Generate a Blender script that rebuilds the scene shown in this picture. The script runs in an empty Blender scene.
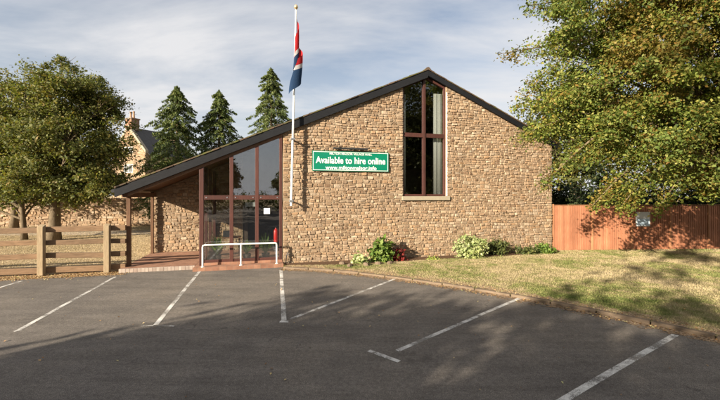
import bpy, math, random
import numpy as np
from mathutils import Vector, Matrix
random.seed(7)
rng = np.random.default_rng(11)
R = math.radians
scene = bpy.context.scene
col = scene.collection

# ------------------------------------------------------------------ camera
CAM_H, HOR, F = 2.5, 195.0, 360.0
cam_d = bpy.data.cameras.new('camera'); cam = bpy.data.objects.new('camera', cam_d); col.objects.link(cam)
cam.location = (0, 0, CAM_H); cam.rotation_euler = (R(90), 0, 0)
cam_d.sensor_width = 36; cam_d.lens = 18.0; cam_d.shift_y = -(200 - HOR) / 720.0
cam_d.clip_end = 2000; cam_d.clip_start = 0.05
scene.camera = cam

# ------------------------------------------------------------------ light
SUN_EL, SUN_AZ = R(19.5), R(45)          # sun is behind the camera, 45 degrees to its left
sdir = Vector((math.sin(SUN_AZ) * math.cos(SUN_EL), math.cos(SUN_AZ) * math.cos(SUN_EL), -math.sin(SUN_EL)))
sl = bpy.data.lights.new('sun', 'SUN'); sl.energy = 5.0; sl.angle = R(0.55); sl.color = (1.0, 0.88, 0.71)
so = bpy.data.objects.new('sun', sl); col.objects.link(so); so.rotation_euler = sdir.to_track_quat('-Z', 'Y').to_euler()
so.location = (-30, -30, 20)
w = bpy.data.worlds.new('World'); scene.world = w; w.use_nodes = True
nt = w.node_tree; N = nt.nodes; L = nt.links; N.clear()
out = N.new('ShaderNodeOutputWorld'); bg = N.new('ShaderNodeBackground'); bg.inputs[1].default_value = 0.050
sky = N.new('ShaderNodeTexSky'); sky.sky_type = 'NISHITA'; sky.sun_disc = False
sky.sun_elevation = SUN_EL; sky.sun_rotation = math.atan2(-sdir.x, -sdir.y)
sky.air_density = 1.0; sky.dust_density = 1.6; sky.ozone_density = 1.5
tc = N.new('ShaderNodeTexCoord'); sep = N.new('ShaderNodeSeparateXYZ'); L.new(tc.outputs['Generated'], sep.inputs[0])
# clouds lie on a plane high above: direction / height
mx = N.new('ShaderNodeMath'); mx.operation = 'MAXIMUM'; mx.inputs[1].default_value = 0.0; L.new(sep.outputs[2], mx.inputs[0])
ad = N.new('ShaderNodeMath'); ad.operation = 'ADD'; ad.inputs[1].default_value = 0.16; L.new(mx.outputs[0], ad.inputs[0])
dv = N.new('ShaderNodeVectorMath'); dv.operation = 'DIVIDE'; L.new(tc.outputs['Generated'], dv.inputs[0])
cmb = N.new('ShaderNodeCombineXYZ')
for i in range(3): L.new(ad.outputs[0], cmb.inputs[i])
L.new(cmb.outputs[0], dv.inputs[1])
mp = N.new('ShaderNodeMapping'); mp.inputs['Scale'].default_value = (0.55, 1.25, 0.0); mp.inputs['Rotation'].default_value = (0, 0, R(-18)); mp.inputs['Location'].default_value = (3.4, 1.2, 0)
L.new(dv.outputs[0], mp.inputs[0])
nz = N.new('ShaderNodeTexNoise'); nz.inputs['Scale'].default_value = 1.0; nz.inputs['Detail'].default_value = 7; nz.inputs['Roughness'].default_value = 0.58; nz.inputs['Distortion'].default_value = 0.35
L.new(mp.outputs[0], nz.inputs[0])
cr = N.new('ShaderNodeValToRGB'); cr.color_ramp.elements[0].position = 0.36; cr.color_ramp.elements[0].color = (0.25, 0.25, 0.25, 1)
cr.color_ramp.elements[1].position = 0.62; cr.color_ramp.elements[1].color = (0.93, 0.93, 0.93, 1)
L.new(nz.outputs[0], cr.inputs[0])
hz = N.new('ShaderNodeMapRange'); hz.inputs[1].default_value = 0.0; hz.inputs[2].default_value = 0.45; hz.inputs[3].default_value = 0.95; hz.inputs[4].default_value = 0.0
L.new(sep.outputs[2], hz.inputs[0])
mxx = N.new('ShaderNodeMath'); mxx.operation = 'MAXIMUM'; L.new(cr.outputs[0], mxx.inputs[0]); L.new(hz.outputs[0], mxx.inputs[1])
mixc = N.new('ShaderNodeMixRGB'); L.new(mxx.outputs[0], mixc.inputs[0]); L.new(sky.outputs[0], mixc.inputs[1]); mixc.inputs[2].default_value = (5.9, 5.85, 5.9, 1)
L.new(mixc.outputs[0], bg.inputs[0]); L.new(bg.outputs[0], out.inputs[0])
scene.view_settings.view_transform = 'Standard'; scene.view_settings.look = 'None'
scene.view_settings.gamma = 1.0; scene.view_settings.exposure = 1.55; scene.view_settings.use_curve_mapping = False

# ------------------------------------------------------------------ helpers
def tag(o, label=None, cat=None, group=None, kind=None):
    if label: o['label'] = label
    if cat: o['category'] = cat
    if group: o['group'] = group
    if kind: o['kind'] = kind
    return o
def link(name, me, mat=None, parent=None):
    o = bpy.data.objects.new(name, me); col.objects.link(o)
    if mat: me.materials.append(mat)
    if parent: o.parent = parent
    return o
def empty(name, loc=(0, 0, 0), rz=0):
    o = bpy.data.objects.new(name, None); col.objects.link(o); o.location = loc; o.rotation_euler = (0, 0, rz)
    o.empty_display_size = 0.2
    return o
def npmesh(name, V, Fc):
    """V (n,3), Fc (m,k) all faces of equal size"""
    V = np.asarray(V, dtype=np.float32); Fc = np.asarray(Fc, dtype=np.int32)
    me = bpy.data.meshes.new(name); k = Fc.shape[1]
    me.vertices.add(len(V)); me.vertices.foreach_set('co', V.ravel())
    me.loops.add(Fc.size); me.loops.foreach_set('vertex_index', Fc.ravel())
    me.polygons.add(len(Fc)); me.polygons.foreach_set('loop_start', np.arange(0, Fc.size, k, dtype=np.int32))
    me.polygons.foreach_set('loop_total', np.full(len(Fc), k, dtype=np.int32))
    me.update(calc_edges=True); me.validate()
    return me
class MB:
    def __init__(s): s.v = []; s.f = []
    def poly(s, pts, faces):
        n = len(s.v); s.v += [tuple(p) for p in pts]; s.f += [tuple(n + i for i in f) for f in faces]
    def box(s, x0, x1, y0, y1, z0, z1):
        s.poly([(x0,y0,z0),(x1,y0,z0),(x1,y1,z0),(x0,y1,z0),(x0,y0,z1),(x1,y0,z1),(x1,y1,z1),(x0,y1,z1)],
               [(0,3,2,1),(4,5,6,7),(0,1,5,4),(1,2,6,5),(2,3,7,6),(3,0,4,7)])
    def prism_y(s, pts, y0, y1):       # polygon in x,z (counter-clockwise seen from -y) pulled along y
        n = len(pts)
        s.poly([(x, y0, z) for x, z in pts] + [(x, y1, z) for x, z in pts],
               [tuple(range(n)), tuple(range(2*n-1, n-1, -1))] + [((i+1) % n, i, n+i, n+(i+1) % n) for i in range(n)])
    def tube(s, path, rad, n=10, cap=True):
        base = len(s.v); m = len(path)
        P = [Vector(p) for p in path]
        if not hasattr(rad, '__len__'): rad = [rad]*m
        up = None
        for i in range(m):
            d = (P[min(i+1, m-1)] - P[max(i-1, 0)]).normalized()
            if up is None: up = Vector((0, 0, 1)) if abs(d.z) < 0.9 else Vector((1, 0, 0))
            a = d.cross(up).normalized(); b = a.cross(d).normalized(); up = b
            for k in range(n):
                t = 2*math.pi*k/n
                s.v.append(tuple(P[i] + (a*math.cos(t) + b*math.sin(t))*rad[i]))
        for i in range(m-1):
            for k in range(n):
                q = (k+1) % n
                s.f.append((base+i*n+k, base+i*n+q, base+(i+1)*n+q, base+(i+1)*n+k))
        if cap:
            s.f.append(tuple(base+k for k in range(n-1, -1, -1))); s.f.append(tuple(base+(m-1)*n+k for k in range(n)))
    def lathe(s, prof, c=(0,0,0), n=16):
        base = len(s.v)
        for r, z in prof:
            for k in range(n):
                t = 2*math.pi*k/n; s.v.append((c[0]+r*math.cos(t), c[1]+r*math.sin(t), c[2]+z))
        for i in range(len(prof)-1):
            for k in range(n):
                q = (k+1) % n; s.f.append((base+i*n+k, base+i*n+q, base+(i+1)*n+q, base+(i+1)*n+k))
    def build(s, name, mat, parent=None, bevel=0, smooth=False):
        me = bpy.data.meshes.new(name); me.from_pydata(s.v, [], s.f); me.update()
        o = link(name, me, mat, parent)
        if smooth:
            me.polygons.foreach_set('use_smooth', [True]*len(me.polygons))
        if bevel:
            b = o.modifiers.new('bevel', 'BEVEL'); b.width = bevel; b.segments = 2; b.limit_method = 'ANGLE'
        return o

# ------------------------------------------------------------------ materials
class NM:
    def __init__(s, name):
        s.m = bpy.data.materials.new(name); s.m.use_nodes = True; s.t = s.m.node_tree; s.n = s.t.nodes; s.l = s.t.links
        s.b = s.n['Principled BSDF']; s.o = s.n['Material Output']; s.tc = s.n.new('ShaderNodeTexCoord')
    def noise(s, scale, detail=4, rough=.55, coord='Object', stretch=None, dist=0):
        n = s.n.new('ShaderNodeTexNoise'); n.inputs['Scale'].default_value = scale; n.inputs['Detail'].default_value = detail
        n.inputs['Roughness'].default_value = rough; n.inputs['Distortion'].default_value = dist
        if stretch:
            mp = s.n.new('ShaderNodeMapping'); mp.inputs['Scale'].default_value = stretch
            s.l.new(s.tc.outputs[coord], mp.inputs[0]); s.l.new(mp.outputs[0], n.inputs[0])
        else: s.l.new(s.tc.outputs[coord], n.inputs[0])
        return n.outputs[0]
    def ramp(s, fac, stops, interp='LINEAR'):
        r = s.n.new('ShaderNodeValToRGB'); e = r.color_ramp.elements; r.color_ramp.interpolation = interp
        while len(e) < len(stops): e.new(0.5)
        for i, (p, c) in enumerate(stops):
            e[i].position = p; e[i].color = (c[0], c[1], c[2], 1) if hasattr(c, '__len__') else (c, c, c, 1)
        s.l.new(fac, r.inputs[0]); return r.outputs[0]
    def mix(s, fac, a, b, mode='MIX'):
        m = s.n.new('ShaderNodeMixRGB'); m.blend_type = mode
        for i, x in ((0, fac), (1, a), (2, b)):
            if hasattr(x, 'is_linked'): s.l.new(x, m.inputs[i])
            elif hasattr(x, '__len__'): m.inputs[i].default_value = (x[0], x[1], x[2], 1)
            else: m.inputs[i].default_value = x if i == 0 else (x, x, x, 1)
        return m.outputs[0]
    def math(s, op, a, b=0.0):
        m = s.n.new('ShaderNodeMath'); m.operation = op
        for i, x in ((0, a), (1, b)):
            if hasattr(x, 'is_linked'): s.l.new(x, m.inputs[i])
            else: m.inputs[i].default_value = x
        return m.outputs[0]
    def island(s):
        g = s.n.new('ShaderNodeNewGeometry'); return g.outputs['Random Per Island']
    def bump(s, h, strength=.5, dist=.02):
        b = s.n.new('ShaderNodeBump'); b.inputs['Strength'].default_value = strength; b.inputs['Distance'].default_value = dist
        s.l.new(h, b.inputs['Height']); s.l.new(b.outputs[0], s.b.inputs['Normal'])
    def color(s, c):
        if hasattr(c, 'is_linked'): s.l.new(c, s.b.inputs['Base Color'])
        else: s.b.inputs['Base Color'].default_value = (c[0], c[1], c[2], 1)
    def set(s, rough=.6, spec=.3, metal=0.0):
        s.b.inputs['Roughness'].default_value = rough; s.b.inputs['Specular IOR Level'].default_value = spec; s.b.inputs['Metallic'].default_value = metal
        return s

def simple(name, c, rough=.5, spec=.4, metal=0.0, var=.18, scale=6, bump=.15):
    m = NM(name); n = m.noise(scale, 5)
    m.color(m.mix(n, [x*(1-var) for x in c], [min(1, x*(1+var)) for x in c])); m.set(rough, spec, metal)
    if bump: m.bump(m.noise(scale*8, 4), bump, .01)
    return m.m
def mat_stone(name, dark=1.0):
    m = NM(name); i = m.island()
    c = m.ramp(i, [(0, (.25, .17, .11)), (.12, (.33, .24, .155)), (.3, (.40, .30, .20)), (.5, (.36, .27, .185)), (.62, (.32, .25, .18)), (.74, (.40, .27, .16)), (.88, (.43, .34, .24)), (1, (.48, .40, .30))])
    c = m.mix(m.ramp(m.noise(14, 6, .7), [(.3, 0), (.75, 1)]), m.mix(.0, c, c), m.mix(1.0, c, (.55, .50, .46), 'MULTIPLY'))
    big = m.ramp(m.noise(.55, 4, .6), [(.35, (.84, .81, .80)), (.65, (1.06, 1.02, 1.0))])
    c = m.mix(1.0, c, big, 'MULTIPLY')
    if dark != 1.0: c = m.mix(1.0, c, (dark, dark, dark), 'MULTIPLY')
    m.color(c); m.set(.92, .15); m.bump(m.noise(30, 7, .75), .9, .016)
    return m.m
def mat_mortar():
    m = NM('lime_mortar'); m.color(m.mix(m.noise(3, 6), (.20, .15, .10), (.30, .235, .16))); m.set(.95, .1); m.bump(m.noise(50, 4), .5, .01); return m.m
STONE = mat_stone('ironstone_rubble'); MORTAR = mat_mortar()
def mat_asphalt():
    m = NM('worn_asphalt')
    sp = m.noise(95, 3, .8); big = m.noise(.35, 6, .62, dist=.4); mid = m.noise(2.2, 5, .6)
    c = m.ramp(sp, [(.32, (.052, .047, .043)), (.5, (.114, .102, .091)), (.66, (.26, .235, .21))])
    c = m.mix(1.0, c, m.ramp(big, [(.3, (.78, .77, .77)), (.5, (1.0, .98, .95)), (.72, (1.22, 1.16, 1.06))]), 'MULTIPLY')
    c = m.mix(1.0, c, m.ramp(mid, [(.3, .88), (.7, 1.12)]), 'MULTIPLY')
    c = m.mix(1.0, c, m.ramp(m.noise(17, 5, .85), [(.34, .68), (.5, 1.0), (.66, 1.35)]), 'MULTIPLY')
    st = m.noise(1.2, 6, .7, stretch=(.35, 2.2, 1)); c = m.mix(1.0, c, m.ramp(st, [(.35, .86), (.6, 1.12)]), 'MULTIPLY')
    # oil drips and damp blots
    v = m.n.new('ShaderNodeTexVoronoi'); v.inputs['Scale'].default_value = .42; m.l.new(m.tc.outputs['Object'], v.inputs[0])
    blot = m.ramp(m.math('ADD', v.outputs['Distance'], m.math('MULTIPLY', m.noise(5, 4), .35)), [(.24, .62), (.36, 1.0)])
    c = m.mix(1.0, c, blot, 'MULTIPLY')
    # fine cracks
    v2 = m.n.new('ShaderNodeTexVoronoi'); v2.feature = 'DISTANCE_TO_EDGE'; v2.inputs['Scale'].default_value = .23
    wob = m.n.new('ShaderNodeVectorMath'); wob.operation = 'ADD'; nn = m.n.new('ShaderNodeTexNoise'); nn.inputs['Scale'].default_value = 1.6; nn.inputs['Detail'].default_value = 5
    m.l.new(m.tc.outputs['Object'], nn.inputs[0]); m.l.new(nn.outputs[1], wob.inputs[0]); m.l.new(m.tc.outputs['Object'], wob.inputs[1]); m.l.new(wob.outputs[0], v2.inputs[0])
    crack = m.ramp(v2.outputs['Distance'], [(.0, 0.0), (.0028, 1.0)])
    keep = m.ramp(m.noise(.9, 3), [(.5, 1.0), (.56, 0.0)])
    crack = m.mix(keep, crack, 1.0)
    c = m.mix(m.math('ADD', m.math('MULTIPLY', crack, .5), .5), (.028, .026, .024), c)
    m.color(c); m.set(.9, .2); m.bump(sp, .55, .008)
    return m.m
ASPHALT = mat_asphalt()
def mat_paint_line():
    m = NM('worn_road_paint')
    n = m.noise(70, 5, .8); big = m.noise(2.3, 5, .7)
    s_ = m.math('ADD', m.math('MULTIPLY', n, .5), m.math('MULTIPLY', big, .75))
    a = m.ramp(s_, [(.52, .95), (.62, .6), (.69, 0.12)])
    m.color(m.mix(m.noise(40, 4), (.50, .48, .44), (.74, .72, .68))); m.set(.75, .2)
    m.l.new(a, m.b.inputs['Alpha']); m.bump(m.noise(90, 3), .4, .006); return m.m
PAINT = mat_paint_line()
def mat_lawn():
    m = NM('dry_lawn')
    big = m.noise(.42, 5, .6, dist=.5); fine = m.noise(30, 5, .75); mid = m.noise(3.2, 5, .7)
    c = m.ramp(m.math('ADD', m.math('MULTIPLY', big, .6), m.math('MULTIPLY', mid, .45)), [(.38, (.085, .105, .03)), (.47, (.16, .155, .058)), (.55, (.26, .21, .11)), (.67, (.36, .29, .18))])
    c = m.mix(1.0, c, m.ramp(fine, [(.25, .55), (.7, 1.25)]), 'MULTIPLY')
    m.color(c); m.set(1.0, .05); m.bump(fine, .9, .03); return m.m
def mat_dirt():
    m = NM('dry_ground')
    big = m.noise(.25, 5, .6); fine = m.noise(16, 6, .8); mid = m.noise(2.2, 5, .7)
    c = m.ramp(m.math('ADD', m.math('MULTIPLY', big, .5), m.math('MULTIPLY', mid, .5)), [(.36, (.20, .165, .085)), (.48, (.38, .295, .18)), (.6, (.48, .38, .25))])
    c = m.mix(1.0, c, m.ramp(fine, [(.3, .5), (.65, 1.3)]), 'MULTIPLY')
    m.color(c); m.set(1.0, .05); m.bump(fine, 1.0, .05); return m.m
def mat_gravel():
    m = NM('leafy_gravel')
    v = m.n.new('ShaderNodeTexVoronoi'); v.inputs['Scale'].default_value = 26; m.l.new(m.tc.outputs['Object'], v.inputs[0])
    sx = m.n.new('ShaderNodeSeparateXYZ'); m.l.new(v.outputs['Color'], sx.inputs[0])
    c = m.ramp(sx.outputs[0], [(0, (.13, .07, .03)), (.4, (.26, .16, .08)), (.7, (.40, .27, .14)), (1, (.5, .40, .26))])
    m.color(c); m.set(.95, .1); m.bump(m.math('SUBTRACT', 1.0, v.outputs['Distance']), 1.0, .04); return m.m
LAWN, DIRT, GRAVEL = mat_lawn(), mat_dirt(), mat_gravel()
KERB = simple('old_concrete_kerb', (.155, .115, .08), .95, .1, var=.5, scale=4, bump=.7)
PATH = simple('pale_path', (.36, .30, .23), .95, .1, var=.2, scale=2)
SOIL = simple('garden_soil', (.10, .062, .038), 1, .05, var=.4, scale=9, bump=.8)
def mat_wood(name, a, b, rough=.7, sc=(14, 14, 1.2), spec=.25):
    m = NM(name); g = m.noise(3, 6, .65, stretch=sc, dist=.6)
    c = m.mix(m.ramp(g, [(.3, 0), (.7, 1)]), a, b)
    i = m.island(); c = m.mix(1.0, c, m.ramp(i, [(0, .8), (1, 1.18)]), 'MULTIPLY')
    c = m.mix(1.0, c, m.ramp(m.noise(1.3, 5), [(.3, .85), (.7, 1.1)]), 'MULTIPLY')
    oi = m.n.new('ShaderNodeObjectInfo'); c = m.mix(1.0, c, m.ramp(oi.outputs['Random'], [(0, (.86, .88, .9)), (1, (1.1, 1.08, 1.05))]), 'MULTIPLY')
    m.color(c); m.set(rough, spec); m.bump(g, .35, .01); return m.m
MAROON = mat_wood('maroon_stained_timber', (.050, .020, .016), (.080, .030, .023), .45, spec=.4)
BROWNWOOD = mat_wood('brown_stained_timber', (.09, .045, .025), (.16, .085, .045), .6)
BLACKWOOD = mat_wood('black_painted_board', (.007, .0075, .009), (.014, .015, .018), .6, sc=(2, 14, 14), spec=.2)
SLEEPER = mat_wood('weathered_rail_timber', (.13, .08, .045), (.25, .16, .095), .85, sc=(1.5, 14, 14))
POSTWOOD = mat_wood('weathered_post_timber', (.22, .165, .10), (.36, .28, .18), .85)
FENCEW = mat_wood('orange_fence_board', (.33, .135, .07), (.47, .215, .125), .8)
FENCEP = mat_wood('orange_fence_frame', (.36, .16, .08), (.48, .23, .12), .8)
WHITE = simple('white_gloss_paint', (.76, .76, .73), .35, .5, var=.06, bump=.05)
WHITEW = simple('white_window_paint', (.66, .65, .62), .5, .4, var=.08, bump=.05)
METAL = simple('galvanised_steel', (.32, .32, .33), .45, .5, .8)
DARKM = simple('dark_metal', (.03, .03, .032), .45, .5, .3)
GREEN = simple('green_sign_panel', (.0, .155, .085), .28, .5, var=.08, scale=3, bump=.0)
LETTER = simple('white_sign_lettering', (.8, .8, .78), .5, .4, var=.03, bump=0)
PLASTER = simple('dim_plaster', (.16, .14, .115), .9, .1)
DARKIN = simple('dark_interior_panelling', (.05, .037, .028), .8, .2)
PALEIN = simple('pale_soffit', (.42, .34, .20), .8, .1)
CURTAIN = simple('white_curtain', (.36, .37, .34), .9, .1, var=.06)
REDP = simple('red_enamel', (.55, .02, .015), .3, .5, var=.08)
PAPER = simple('white_paper', (.8, .8, .8), .7, .2, var=.03, bump=0)
GOLD = simple('gilt_finial', (.65, .50, .28), .3, .5, .7, bump=0)
SILL = simple('stone_sill', (.30, .26, .19), .9, .15, var=.2)
POT = simple('dark_plant_pot', (.05, .035, .028), .6, .3)
def mat_brick(name, a, b, mort, sx, sy):
    m = NM(name); br = m.n.new('ShaderNodeTexBrick'); br.inputs['Scale'].default_value = 1
    br.inputs['Brick Width'].default_value = sx; br.inputs['Row Height'].default_value = sy; br.inputs['Mortar Size'].default_value = .006
    br.inputs['Color1'].default_value = (*a, 1); br.inputs['Color2'].default_value = (*b, 1); br.inputs['Mortar'].default_value = (*mort, 1)
    m.l.new(m.tc.outputs['Object'], br.inputs[0])
    c = m.mix(1.0, br.outputs[0], m.ramp(m.noise(4, 5), [(.3, .78), (.7, 1.15)]), 'MULTIPLY')
    m.color(c); m.set(.9, .15); m.bump(br.outputs['Fac'], -.3, .01); return m.m
PAVER = mat_brick('red_brick_paving', (.21, .105, .07), (.29, .155, .10), (.20, .15, .11), .22, .11)
NOSING = mat_brick('pale_step_edging', (.38, .32, .27), (.28, .21, .17), (.12, .08, .06), .11, .5)
def mat_tiles():
    m = NM('mossy_roof_tiles'); br = m.n.new('ShaderNodeTexBrick'); br.inputs['Scale'].default_value = 1
    br.inputs['Brick Width'].default_value = .33; br.inputs['Row Height'].default_value = .3; br.inputs['Mortar Size'].default_value = .012
    mp = m.n.new('ShaderNodeMapping'); mp.inputs['Rotation'].default_value = (0, 0, R(90)); m.l.new(m.tc.outputs['Object'], mp.inputs[0]); m.l.new(mp.outputs[0], br.inputs[0])
    br.inputs['Color1'].default_value = (.085, .062, .045, 1); br.inputs['Color2'].default_value = (.12, .085, .06, 1); br.inputs['Mortar'].default_value = (.03, .025, .02, 1)
    c = m.mix(m.ramp(m.noise(2.5, 6, .7), [(.48, 0), (.62, 1)]), br.outputs[0], (.10, .105, .035)); m.color(c); m.set(.95, .1); m.bump(br.outputs['Fac'], -.6, .02); return m.m
TILES = mat_tiles()
def mat_glass(name, refl, tint):
    m = NM(name); m.n.remove(m.b)
    tr = m.n.new('ShaderNodeBsdfTransparent'); tr.inputs[0].default_value = (*tint, 1)
    gl = m.n.new('ShaderNodeBsdfGlossy'); gl.inputs['Roughness'].default_value = .015; gl.inputs[0].default_value = (.93, .95, 1, 1)
    bp = m.n.new('ShaderNodeBump'); bp.inputs['Strength'].default_value = .06; bp.inputs['Distance'].default_value = .02
    m.l.new(m.noise(1.6, 2), bp.inputs['Height']); m.l.new(bp.outputs[0], gl.inputs['Normal'])
    ge = m.n.new('ShaderNodeNewGeometry'); dt = m.n.new('ShaderNodeVectorMath'); dt.operation = 'DOT_PRODUCT'
    m.l.new(ge.outputs['Incoming'], dt.inputs[0]); m.l.new(ge.outputs['True Normal'], dt.inputs[1])
    f = m.math('POWER', m.math('SUBTRACT', 1.0, m.math('ABSOLUTE', dt.outputs['Value'])), 5.0)
    f = m.math('ADD', m.math('MULTIPLY', f, .8), refl+.035)
    mi = m.n.new('ShaderNodeMixShader'); m.l.new(f, mi.inputs[0]); m.l.new(tr.outputs[0], mi.inputs[1]); m.l.new(gl.outputs[0], mi.inputs[2])
    m.l.new(mi.outputs[0], m.o.inputs[0]); return m.m
GLASS = mat_glass('porch_glass', .11, (.95, .97, .96)); GLASS2 = mat_glass('window_glass', .05, (.95, .96, .95))
def mat_leaf(name, cols, trans=.35, rough=.6, autumn=None):
    m = NM(name); i = m.island()
    k = len(cols); c = m.ramp(i, [(j/(k-1) if k > 1 else 0, cols[j]) for j in range(k)])
    c = m.mix(1.0, c, m.ramp(m.noise(.45, 3), [(.35, (.82, .86, .9)), (.65, (1.2, 1.12, .95))]), 'MULTIPLY')
    if autumn: c = m.mix(m.ramp(m.math('ADD', m.noise(.38, 4, .6), m.math('MULTIPLY', i, .12)), [(.62, 0.0), (.70, .5)]), c, autumn)
    m.color(c); m.set(rough, .25)
    t = m.n.new('ShaderNodeBsdfTranslucent'); m.l.new(m.mix(1.0, c, (1.15, 1.2, .6), 'MULTIPLY'), t.inputs[0])
    mi = m.n.new('ShaderNodeMixShader'); mi.inputs[0].default_value = trans
    m.l.new(m.b.outputs[0], mi.inputs[1]); m.l.new(t.outputs[0], mi.inputs[2]); m.l.new(mi.outputs[0], m.o.inputs[0]); return m.m
LEAF_R = mat_leaf('maple_leaves', [(.05, .085, .02), (.11, .155, .03), (.20, .235, .05), (.075, .12, .025), (.30, .29, .08), (.13, .17, .035), (.21, .12, .03)], .38, autumn=(.22, .105, .025))
LEAF_L = mat_leaf('autumn_green_leaves', [(.06, .08, .022), (.11, .125, .035), (.18, .175, .05), (.08, .105, .03), (.20, .15, .05)], .35)
LEAF_C = mat_leaf('cypress_sprays', [(.045, .075, .028), (.08, .115, .04), (.12, .155, .05), (.17, .185, .065)], .25)
LEAF_H = mat_leaf('evergreen_hedge_leaves', [(.022, .035, .014), (.035, .052, .018), (.055, .07, .022)], .2)
LEAF_B = mat_leaf('dark_street_leaves', [(.05, .06, .018), (.08, .09, .025), (.11, .11, .03)], .3)
BARK = mat_wood('tree_bark', (.085, .062, .040), (.19, .15, .10), .95, sc=(8, 8, 1.5), spec=.1)

# ------------------------------------------------------------------ vegetation builders
def leaves(C, size, up=.35, aspect=.62, jit=.48, outdir=None):
    """leaf faces (4 corner, slightly folded) at positions C -> verts, faces"""
    n = len(C)
    nrm = rng.normal(size=(n, 3)); nrm[:, 2] += up*2.2
    if outdir is not None: nrm += outdir*1.0
    nrm /= np.linalg.norm(nrm, axis=1, keepdims=True)
    t = rng.normal(size=(n, 3)); t[:, 2] -= .5
    t -= (t*nrm).sum(1, keepdims=True)*nrm; t /= np.linalg.norm(t, axis=1, keepdims=True)
    b = np.cross(nrm, t)
    s = size*(1 + jit*rng.normal(size=(n, 1)).clip(-2, 2))
    a = s*.5; c = s*.5*aspect
    V = np.stack([C - t*a, C + b*c + nrm*a*.18 - t*a*.1, C + t*a, C - b*c + nrm*a*.18 - t*a*.1], axis=1).reshape(-1, 3)
    Fq = (np.arange(n)[:, None]*4 + np.arange(4)[None, :])
    return V, Fq
def blob_points(n, k, lobes, clump, flat=.6, shell=.55):
    """n leaf positions in k clumps spread through the lobes [(cx,cy,cz,rx,ry,rz)]; clumps sit mainly near the outside"""
    vol = np.array([l[3]*l[4]*l[5] for l in lobes]) ** .8; vol /= vol.sum()
    ids = rng.choice(len(lobes), size=k, p=vol); Lb = np.array(lobes)[ids]
    d = rng.normal(size=(k, 3)); d /= np.linalg.norm(d, axis=1, keepdims=True)
    r = shell + (1-shell)*rng.random((k, 1))**.7; r *= (1 + .10*rng.normal(size=(k, 1)))
    cc = Lb[:, :3] + d*r*Lb[:, 3:]
    cid = rng.integers(0, k, size=n)
    cs = clump*(.55 + .9*rng.random((k, 1)))
    off = rng.normal(size=(n, 3))*np.array([1, 1, flat])*.5
    P = cc[cid] + off*cs[cid]
    P[:, 2] -= .25*(off[:, 0]**2 + off[:, 1]**2)*cs[cid, 0]
    return P, cc, d[cid]
def limbs(base, height, r0, targets, mb, lean=(0, 0), nl=26, fork=.3):
    b = Vector(base); top = b + Vector((lean[0], lean[1], height*.82))
    path = []; rad = []
    ks = 9
    for i in range(ks+1):
        t = i/ks; p = b.lerp(top, t) + Vector((math.sin(t*5+b.x)*.06*height*.12, math.cos(t*4+b.y)*.05*height*.12, 0))
        path.append(p); rad.append(r0*(1.25 if i == 0 else 1)*(1-t*.86))
    mb.tube(path, rad, 10)
    idx = rng.choice(len(targets), size=min(nl, len(targets)), replace=False)
    for j in idx:
        tg = Vector(targets[j]); hrel = (tg.z-b.z)/height
        t = min(.95, max(fork, hrel*.75 - .08 + random.uniform(-.06, .06))); k = t*ks; i0 = int(k)
        st = path[i0].lerp(path[min(i0+1, ks)], k-i0); rs = r0*(1-t*.86)*.5
        mid = st.lerp(tg, .5) + Vector((random.uniform(-.3, .3), random.uniform(-.3, .3), random.uniform(.0, .5)))*.06*height*.3
        mid.z += .04*height*.3
        mb.tube([st, st.lerp(mid, .55)+Vector((0, 0, .03)), mid, tg], [rs, rs*.75, rs*.5, max(.008, rs*.14)], 6, cap=False)
        for q in range(3):
            e = tg + Vector((random.uniform(-1, 1), random.uniform(-1, 1), random.uniform(-.5, .7)))*height*.06
            mb.tube([mid.lerp(tg, .35+.2*q), e], [rs*.3, .006], 4, cap=False)
def tree(name, base, height, r0, lobes, n, k, clump, lsize, mat, label, cat='tree', group=None, lean=(0, 0), flat=.6, shell=.55, nl=26, up=.35, fork=.3, cut=None, extra=None):
    root = empty(name, base)
    P, cc, d = blob_points(n, k, lobes, clump, flat, shell)
    if extra is not None:
        for (a, b_, m_, rr) in extra:            # long branches reaching out of the crown: a -> b_, m_ leaves
            t = rng.random((m_, 1)); A = np.array(a); B = np.array(b_)
            q = A + (B-A)*t; q += rng.normal(size=(m_, 3))*rr*(1.15-t*.8); q[:, 2] -= .1*t[:, 0]
            P = np.vstack([P, q]); d = np.vstack([d, np.zeros((m_, 3))])
    if cut is not None:
        keep = cut(P); P = P[keep]; d = d[keep]
    V, Fq = leaves(P - np.array(base), lsize, up=up, outdir=d*.6)
    mb = MB(); limbs((0, 0, 0), height, r0, cc - np.array(base), mb, lean, nl, fork)
    if extra is not None:
        for (a, b_, m_, rr) in extra: mb.tube([Vector(a)-Vector(base), (Vector(a)+Vector(b_))/2-Vector(base)+Vector((0, 0, .08)), Vector(b_)-Vector(base)], [.05, .03, .008], 6, cap=False)
    mb.build('trunk', BARK, root, smooth=True)
    link('crown', npmesh('crown', V, Fq), mat, root)
    return tag(root, label, cat, group)
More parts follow.
